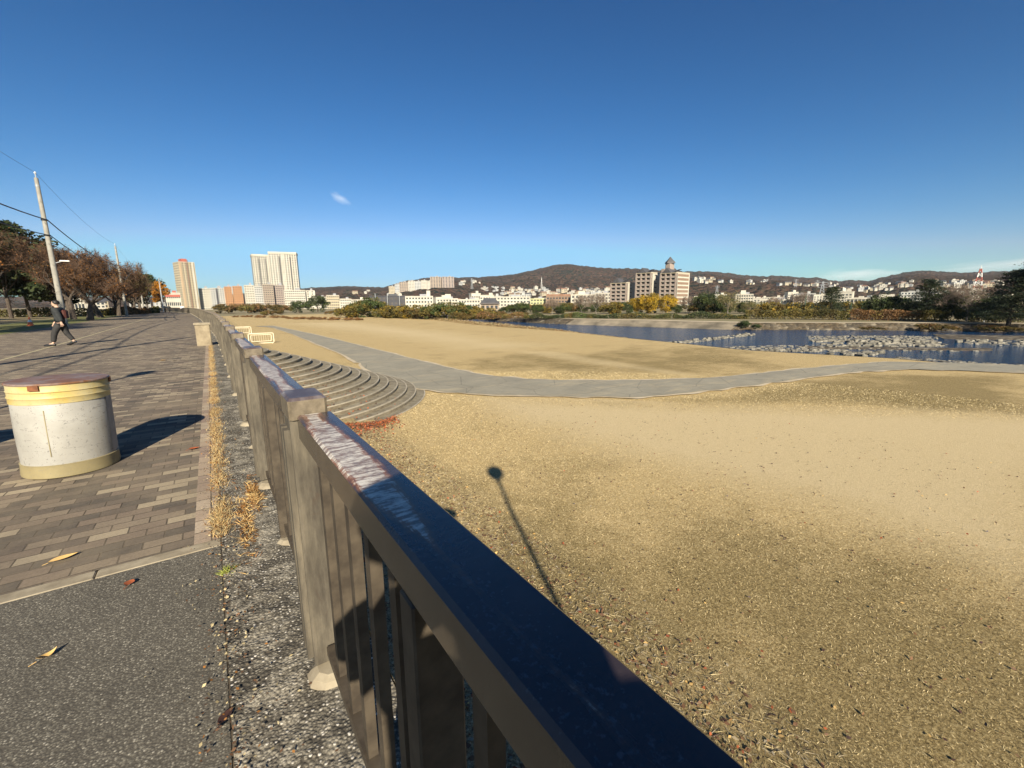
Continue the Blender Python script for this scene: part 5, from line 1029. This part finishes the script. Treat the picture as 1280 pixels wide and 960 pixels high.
for (x0, x1, y0, y1, n, l) in zones:
    k = 0; tries = 0
    while k < n and tries < n*6:
        tries += 1; px, py = rh.uniform(x0, x1), rh.uniform(y0, y1); hit = hill_hit(px, py)
        if hit is None or hit[0] < 860: continue
        d, a = hit; o = link(bpy.data.objects.new('house', rh.choice(HM))); o.location = (d*sin(a), d*cos(a), hill(a, d)); o.rotation_euler[2] = -a+rh.uniform(-.8, .8); s = rh.uniform(.6, 1.15); o.scale = (s*1.15, s, s*rh.uniform(.7,1.0)); tag(o, 'small pale house '+l, 'house', 'hillside houses '+l); k += 1
# town belt houses at the foot of the hills
for (x0, x1, dd0, dd1, n, l) in ((425, 510, 520, 760, 12, 'in the flat town behind the dark hall'), (500, 765, 480, 820, 42, 'in the flat town behind the white apartments'), (865, 1250, 520, 820, 34, 'in the flat town right of the brown complex'), (60, 215, 420, 600, 6, 'behind the trees of the park')):
    for _ in range(n):
        px = rh.uniform(x0, x1); d = rh.uniform(dd0, dd1); a = AZ(px); o = link(bpy.data.objects.new('house', rh.choice(HM))); o.location = (d*sin(a), d*cos(a), -2.6 if x0 > 200 else 0); o.rotation_euler[2] = -a+rh.uniform(-.6,.6); s = rh.uniform(.6,1.05); o.scale = (s*1.2, s, s); tag(o, 'pale house '+l, 'house', 'houses '+l)

BK = []
rm = random.Random(5)
for i in range(5):
    W_, D_, H_ = ((22,12,11), (34,12,9), (16,12,14), (28,13,12), (18,11,8))[i]; mb = MB(); mb.box(-W_/2,W_/2,-D_/2,D_/2,-3,H_,0); mb.box(-W_/2-.3,W_/2+.3,-D_/2-.3,D_/2+.3,H_,H_+.6,0); mb.box(W_*.1,W_*.1+4,-2,2,H_+.6,H_+3,0)
    nf = int(H_/3); nc = int(W_/3.2)
    for k in range(nf):
        mb.box(-W_/2,W_/2,-D_/2-.9,-D_/2-.002,k*3+.1,k*3+1.0,0) if i % 2 else None
        for q in range(nc): x = -W_/2+(q+.5)*W_/nc; mb.box(x-.95,x+.95,-D_/2-.06,-D_/2-.001,k*3+1.1,k*3+2.6,1)
    me = bpy.data.meshes.new('apartment_building'); me.from_pydata(mb.v, [], mb.f); me.materials.append(MAT[['wwhite','wwhite','wwhite','wgrey','wwhite'][i]]); me.materials.append(MAT['glass']); me.polygons.foreach_set('material_index', mb.m); BK.append(me)
for (x0, x1, d0, d1, n, l) in ((428, 505, 430, 620, 8, 'behind the dark hall'), (545, 765, 420, 700, 26, 'below the mountain'), (866, 1056, 520, 760, 18, 'right of the brown complex'), (1138, 1250, 480, 700, 9, 'behind the right pines')):
    for q in range(n):
        px = x0+(x1-x0)*(q+rm.random())/n; d = rm.uniform(d0, d1); a = AZ(px); o = link(bpy.data.objects.new('apartment_building', rm.choice(BK))); o.location = (d*sin(a), d*cos(a), -2.6); o.rotation_euler[2] = -a+rm.uniform(-.5,.5); k = rm.uniform(.6, .95); o.scale = (k, k, rm.uniform(.6, 1.0)); tag(o, 'pale mid rise block in the dense town '+l, 'building', 'mid rise blocks '+l)

# ------------------------------------------------------------------ masts and pylons
def lattice(name, label, px, yt, yb, dist, base, mats, group=None, arms=True, nb_=8):
    zb = H_EYE+TE(px, yb)*dist; Ht = (TE(px, yt)-TE(px, yb))*dist; p = AT(px, yb, dist); r = empty(name, (p[0], p[1], zb-3), -AZ(px)); tag(r, label, 'pylon' if arms else 'mast', group); mb = MB()
    Ht += 3
    for k in range(nb_):
        z0, z1 = Ht*k/nb_, Ht*(k+1)/nb_; w0, w1 = base*(1-.85*k/nb_), base*(1-.85*(k+1)/nb_); m = k % 2 if len(mats) > 1 else 0; th = base*.035
        for sx in (-1, 1):
            for sy in (-1, 1): mb.tube([(sx*w0/2,sy*w0/2,z0),(sx*w1/2,sy*w1/2,z1)], th*1.6, 4, m)
        for sy in (-1, 1): mb.tube([(-w0/2,sy*w0/2,z0),(w1/2,sy*w1/2,z1)], th, 3, m); mb.tube([(w0/2,sy*w0/2,z0),(-w1/2,sy*w1/2,z1)], th, 3, m)
    mb.build('tower', mats, r)
    if arms:
        for z in (.72, .83, .94): MB().tube([(-base*.75,0,Ht*z),(0,0,Ht*(z+.03)),(base*.75,0,Ht*z)], base*.05, 4).build('cross_arm', mats[0], r)
    else: MB().tube([(0,0,Ht),(0,0,Ht*1.12)], .3, 6).build('antenna', mats[0], r)
gp = 'steel pylons along the hills'
lattice('pylon', 'steel pylon on the slope left of the mountain', 590, 348, 360, 1300, 7, [MAT['steel']], gp); lattice('pylon', 'steel pylon on the skyline right of the brown complex', 994, 349, 361, 1300, 7, [MAT['steel']], gp); lattice('pylon', 'steel pylon on the slope above the white halls', 1021, 350, 360, 1400, 6, [MAT['steel']], gp); lattice('pylon', 'nearer steel pylon left of the pine by the school', 1026, 352, 376, 800, 8, [MAT['steel']], gp); lattice('pylon', 'steel pylon standing behind the willow', 896, 357, 366, 1200, 7, [MAT['steel']], gp)
lattice('radio_mast', 'pale slim mast above the dense hillside houses', 677, 348, 361, 1300, 5, [MAT['white']], None, False)
lattice('radio_mast', 'red and white banded mast left of the tall right pine', 1221, 336, 364, 700, 8, [MAT['white'], MAT['redp']], None, False, 6)
for px in (470, 485, 500): 
    p = AT(px, 385, 296); o = MB().tube([(0,0,0),(0,0,11)], .18, 6).build('net_pole', MAT['steel']); o.location = (p[0], p[1], -2.6); tag(o, 'grey pole before the dark hall, %s one' % {470:'left',485:'middle',500:'right'}[px], 'pole', 'poles before the dark hall')

# ------------------------------------------------------------------ barriers and cone
def barrier(px0, px1, yb, yt, label):
    a = np.array(G(px0, yb, ZT)); b = np.array(G(px1, yb, ZT)); c = (a+b)/2; W = np.linalg.norm(b-a); dist = hypot(*c); h = (yb-yt)/FPX*dist*.78; W = W*.92
    r = empty('barrier', (c[0], c[1], ZT+.05), -atan2(c[0], c[1])+.1); tag(r, label, 'barrier', 'cream barriers on the field')
    def rr(w_, z0, z1, ra):
        P = []
        for cx, cz, a0 in ((w_/2-ra, z1-ra, 0), (-w_/2+ra, z1-ra, pi/2), (-w_/2+ra, z0+ra, pi), (w_/2-ra, z0+ra, 1.5*pi)):
            for i in range(5): t = a0+pi/2*i/4; P.append((cx+ra*cos(t), 0, cz+ra*sin(t)))
        return P+[P[0]]
    MB().tube(rr(W, .0, h, .15), .055, 8).build('outer_frame', MAT['cream'], r, True); MB().tube(rr(W*.82, h*.2, h*.86, .1), .035, 8).build('inner_frame', MAT['cream'], r, True)
    for q in range(9): MB().tube([(-W*.36+W*.72*q/8, 0, h*.2), (-W*.36+W*.72*q/8, 0, h*.86)], .014, 6).build('bar', MAT['cream'], r)
    for s in (-1, 1): MB().box(s*W*.42-.05, s*W*.42+.05, -.3, .3, -.05, .03).build('foot', MAT['cream'], r)
barrier(313.5, 341.5, 429.5, 416, 'cream tube barrier on the field, nearer and right one'); barrier(292, 313, 418.5, 408.5, 'cream tube barrier on the field, farther and left one')
x, y = -12.3, 52.5; c = empty('traffic_cone', (x, y, 0)); tag(c, 'orange traffic cone with white band under the trees', 'traffic cone')
MB().lathe([(.19,.04),(.13,.3)], 20).build('cone_body', MAT['coneo'], c, True); MB().lathe([(.131,.3),(.085,.5)], 20).build('white_band', MAT['white'], c, True); MB().lathe([(.084,.5),(.035,.72)], 20).build('tip', MAT['coneo'], c, True); MB().cbox(-.2,.2,-.2,.2,0,.045,.01).build('base', MAT['coneo'], c)

# ------------------------------------------------------------------ people
def skinned(name, J, E, R, mat, parent, sub=2, root=0):
    me = bpy.data.meshes.new(name); me.from_pydata([tuple(j) for j in J], E, []); o = bpy.data.objects.new(name+'_tmp', me); COL.objects.link(o)
    md = o.modifiers.new('s', 'SKIN'); md.use_smooth_shade = True
    for i, r in enumerate(R): me.skin_vertices[0].data[i].radius = (r, r) if not hasattr(r, '__len__') else r
    me.skin_vertices[0].data[root].use_root = True
    o.modifiers.new('u', 'SUBSURF').levels = sub; o.modifiers['u'].render_levels = sub
    bpy.context.view_layer.update(); dg = bpy.context.evaluated_depsgraph_get(); nm = bpy.data.meshes.new_from_object(o.evaluated_get(dg)); bpy.data.objects.remove(o)
    nm.name = name; nm.materials.clear(); nm.materials.append(mat); nm.polygons.foreach_set('use_smooth', [True]*len(nm.polygons)); return mobj(name, nm, parent)
def person(label, loc, rz, H=1.7, stride=0.0, arms='swing', top='jacketd', legs='trousers', bag=False, fingers=False, group=None, hood=False, wide=1.0, sub=2):
    """faces local +Y"""
    r = empty('person', loc, rz); tag(r, label, 'person', group); k = H/1.7; r.scale = (k*wide, k*wide, k); s = stride
    hip = (0,0,.92); J = [hip,(0,0,1.12),(0,.0,1.33),(0,.0,1.44),(0,.02,1.52),(0,.03,1.60)]; R = [.09,.09,.11,.06,.052,.08]; E = [(0,1),(1,2),(2,3),(3,4),(4,5)]
    def add(p, r_, fr): J.append(p); R.append(r_); E.append((fr, len(J)-1)); return len(J)-1
    leg = {}
    for sx, ph in ((-1, s), (1, -s)):
        h_ = add((sx*.09,0,.86),.07,0); kn = add((sx*.10,ph*.5+.05,.48),.05,h_); an = add((sx*.10,ph,.10 if ph >= 0 else .16),.042,kn); to = add((sx*.11,ph+.16 if ph >= 0 else ph+.13,.04),.036,an); leg[sx] = (h_,kn,an,to)
    arm = {}
    for sx, ph in ((-1, -s), (1, s)):
        sh = add((sx*.18,0,1.40),.062,2)
        if arms == 'camera': el = add((sx*.30,.10,1.17),.05,sh); wr = add((sx*.12,.26,1.34),.032,el); ha = add((sx*.08,.30,1.38),.03,wr); fd = Vector((-sx*.5,.5,.6))
        else: el = add((sx*.24,ph*.35-.02,1.13),.046,sh); wr = add((sx*.25,ph*.8+.06,.90),.032,el); ha = add((sx*.25,ph*.9+.08,.82),.032,wr); fd = Vector((0,.15,-1))
        arm[sx] = (sh, el, wr, ha)
        if fingers:
            b = Vector(J[ha]); side = Vector((0,1,0)) if arms != 'camera' else Vector((0,.3,-1)); fd.normalize()
            for q in range(4):
                p1 = b+side*(q-1.5)*.02+fd*.045; i1 = add(tuple(p1),.0095,ha); add(tuple(p1+fd*(.035+.006*(q in (1,2)))+Vector((-sx*.01,0,0))),.0075,i1)
            i1 = add(tuple(b+side*-.045+fd*.01),.011,wr); add(tuple(b+side*-.06+fd*.04),.008,i1)
    skinned('body', J, E, R, MAT['skin'], r, sub)
    # head details
    hd = MB(); n = 14; V = []; prof = [(.001,-.115),(.045,-.105),(.066,-.07),(.076,-.02),(.080,.03),(.072,.08),(.045,.108),(.001,.118)]
    for rr_, z in prof:
        for q in range(n): a = 2*pi*q/n; V.append((rr_*.92*cos(a), .035+rr_*1.12*sin(a)+(.01 if sin(a) > .6 and z < 0 else 0), 1.615+z))
    hd.add(V, [(i*n+q, i*n+(q+1)%n, (i+1)*n+(q+1)%n, (i+1)*n+q) for i in range(len(prof)-1) for q in range(n)])
    hd.add([(-.014,.118,1.59),(.014,.118,1.59),(0,.146,1.592),(0,.118,1.64)], [(0,1,2),(0,2,3),(1,3,2)])
    he = hd.build('face', MAT['skin'], r, True)
    ey = MB(); 
    for sx in (-1, 1): ey.lathe([(.001,-.006),(.009,-.002),(.009,.002),(.001,.006)], 8, c=(sx*.03,.118)); 
    ey.v = [(x, y, z+1.63) for x, y, z in ey.v]; ey.build('eyes', MAT['hair'], he)
    hr = MB(); V = []; hp_ = [(.086,-.03),(.092,.02),(.088,.075),(.06,.115),(.001,.132)]
    for rr_, z in hp_:
        for q in range(n): a = 2*pi*q/n; f = 1.0 if sin(a) < .35 else .80; V.append((rr_*.95*cos(a), .022+rr_*1.15*sin(a)*f, 1.622+z+(.035 if sin(a) > .35 and z < 0 else 0)))
    hr.add(V, [(i*n+q, i*n+(q+1)%n, (i+1)*n+(q+1)%n, (i+1)*n+q) for i in range(len(hp_)-1) for q in range(n)]); hr.build('hair', MAT['hair'], r, True)
    # clothes
    JJ = [(0,0,.86),(0,0,1.0),(0,0,1.2),(0,0,1.36),(0,.005,1.46)]; RR = [(.20,.15),(.18,.14),(.185,.145),(.18,.13),.075]; EE = [(0,1),(1,2),(2,3),(3,4)]
    for sx in (-1, 1):
        sh, el, wr, ha = arm[sx]; b = len(JJ); JJ += [J[sh], J[el], tuple(Vector(J[el]).lerp(Vector(J[wr]), .92))]; RR += [.10,.085,.066]; EE += [(3,b),(b,b+1),(b+1,b+2)]
    skinned('jacket', JJ, EE, RR, MAT[top], r, sub)
    JJ = [(0,0,.95),(0,0,.88)]; RR = [.17,.17]; EE = [(0,1)]
    for sx in (-1, 1):
        h_, kn, an, to = leg[sx]; b = len(JJ); JJ += [J[h_], J[kn], tuple(Vector(J[kn]).lerp(Vector(J[an]), .9))]; RR += [.125,.09,.07]; EE += [(1,b),(b,b+1),(b+1,b+2)]
    skinned('trousers', JJ, EE, RR, MAT[legs], r, sub)
    for sx in (-1, 1):
        a, t = Vector(J[leg[sx][2]]), Vector(J[leg[sx][3]]); d = Vector((0,1,0)); lift = .0 if a.z < .12 else .5; mb = MB()
        P = [(a.x, a.y-.05, a.z-.05+lift*.05), (a.x, a.y+.04, a.z-.045), (t.x, t.y+.02, max(.035, t.z)), (t.x, t.y+.09, .03)]; mb.tube(P, [.042,.05,.046,.028], 10); mb.build('shoe', MAT['black'], r, True)
    if bag: MB().cbox(-.12,.12,-.23,-.11,1.05,1.38,.04).build('backpack', MAT['bagm'], r)
    return r
wx, wy = G(81, 432, 0)
person('person in dark clothes walking across the paving below the pole', (wx, wy, 0), radians(78), 1.72, .24, 'swing', 'jacketd', 'trousers', True, True, wide=1.12)
fx_, fy_ = G(229, 390.8, 0); person('distant person in a white coat at the end of the walkway', (fx_, fy_, 0), 2.9, 1.68, .2, 'swing', 'coatw', 'trousers', wide=1.35, sub=1)
fx_, fy_ = G(212, 391, 0); person('distant person in black near the slim poles', (fx_, fy_, 0), 2.6, 1.7, .22, 'swing', 'jacketd', 'trousers', wide=1.3, sub=1)
fx_, fy_ = G(207, 390.7, 0); person('second distant person in black, left of the other one', (fx_, fy_, 0), 2.9, 1.62, .18, 'swing', 'jacketg', 'trousers', wide=1.2, sub=1)
ph = person('photographer standing behind the camera with both arms raised', (-.14, -.58, 0), -radians(22), 1.77, .06, 'camera', 'jacketg', 'trousers', False, True, wide=1.42)
hatp = empty('shadow_hat', (0, .03, 1.70)); hatp.parent = ph; MB().lathe([(.205,-.012),(.21,-.006),(.10,.004),(.094,.06),(.07,.085),(.01,.09)], 24).build('brim', MAT['jacketg'], hatp, True)  # unseen hat, added to broaden the photographer's shadow across the rail
pho = MB().cbox(-.075,.075,-.004,.004,-.037,.037,.003).build('phone', MAT['black']); pho.matrix_world = cam.matrix_world @ Matrix.Translation((0, 0, .03)); pho.matrix_world = Matrix.Translation((0,0,0)) @ pho.matrix_world
tag(pho, 'black phone held up by the photographer', 'phone')

# ------------------------------------------------------------------ haze
hz_ = NT('valley_air'); hz_.t.nodes.remove(hz_.b); hv = hz_.n('VolumePrincipled'); hv.inputs['Color'].default_value = (.80,.88,1,1); hv.inputs['Density'].default_value = .000045; hz_.l(hv.outputs[0], hz_.t.nodes['Material Output'].inputs['Volume'])
o = MB().box(-9500, 9500, -9500, 9500, -6, 420).build('haze', hz_.m); o['kind'] = 'stuff'; tag(o, 'thin blue air over the whole valley', None)

# ------------------------------------------------------------------ clouds
def cloud(name, label, px, py, dist, size, dens, seed, tilt=0.0):
    t = NT('cloud_vapour'); t.t.nodes.remove(t.b); out = t.t.nodes['Material Output']; v = t.n('VolumePrincipled'); v.inputs['Color'].default_value = (1,1,1,1); v.inputs['Anisotropy'].default_value = -.35
    tc = t.n('TexCoord').outputs['Object']; nz = t.noise(tc, 2.0, 4, .6); ln = t.n('VectorMath', operation='LENGTH'); t.l(tc, ln.inputs[0])
    f = t.math('SUBTRACT', nz, t.math('MULTIPLY', ln.outputs['Value'], .55)); f = t.math('MULTIPLY', t.math('MAXIMUM', f, 0.0), dens); t.l(f, v.inputs['Density']); t.l(v.outputs[0], out.inputs['Volume'])
    bm_ = bmesh.new(); bmesh.ops.create_icosphere(bm_, subdivisions=3, radius=1); me = bpy.data.meshes.new(name); bm_.to_mesh(me); bm_.free(); me.materials.append(t.m)
    p = AT(px, py, dist); o = mobj(name, me); o.location = tuple(p); o.scale = size; o.rotation_euler = (0, tilt, -AZ(px)); tag(o, label, 'cloud', kind=None)
cloud('cloud', 'tiny white wisp of cloud alone in the blue sky', 425, 248, 6000, (150,95,60), .006, 1, .5)
cloud('cloud', 'low white cloud behind the dip of the hills', 1070, 344, 9500, (700,300,130), .004, 2, 0)
cloud('cloud', 'long low cloud bank above the right hills', 1262, 331, 9500, (1000,400,110), .0025, 3, -.05)
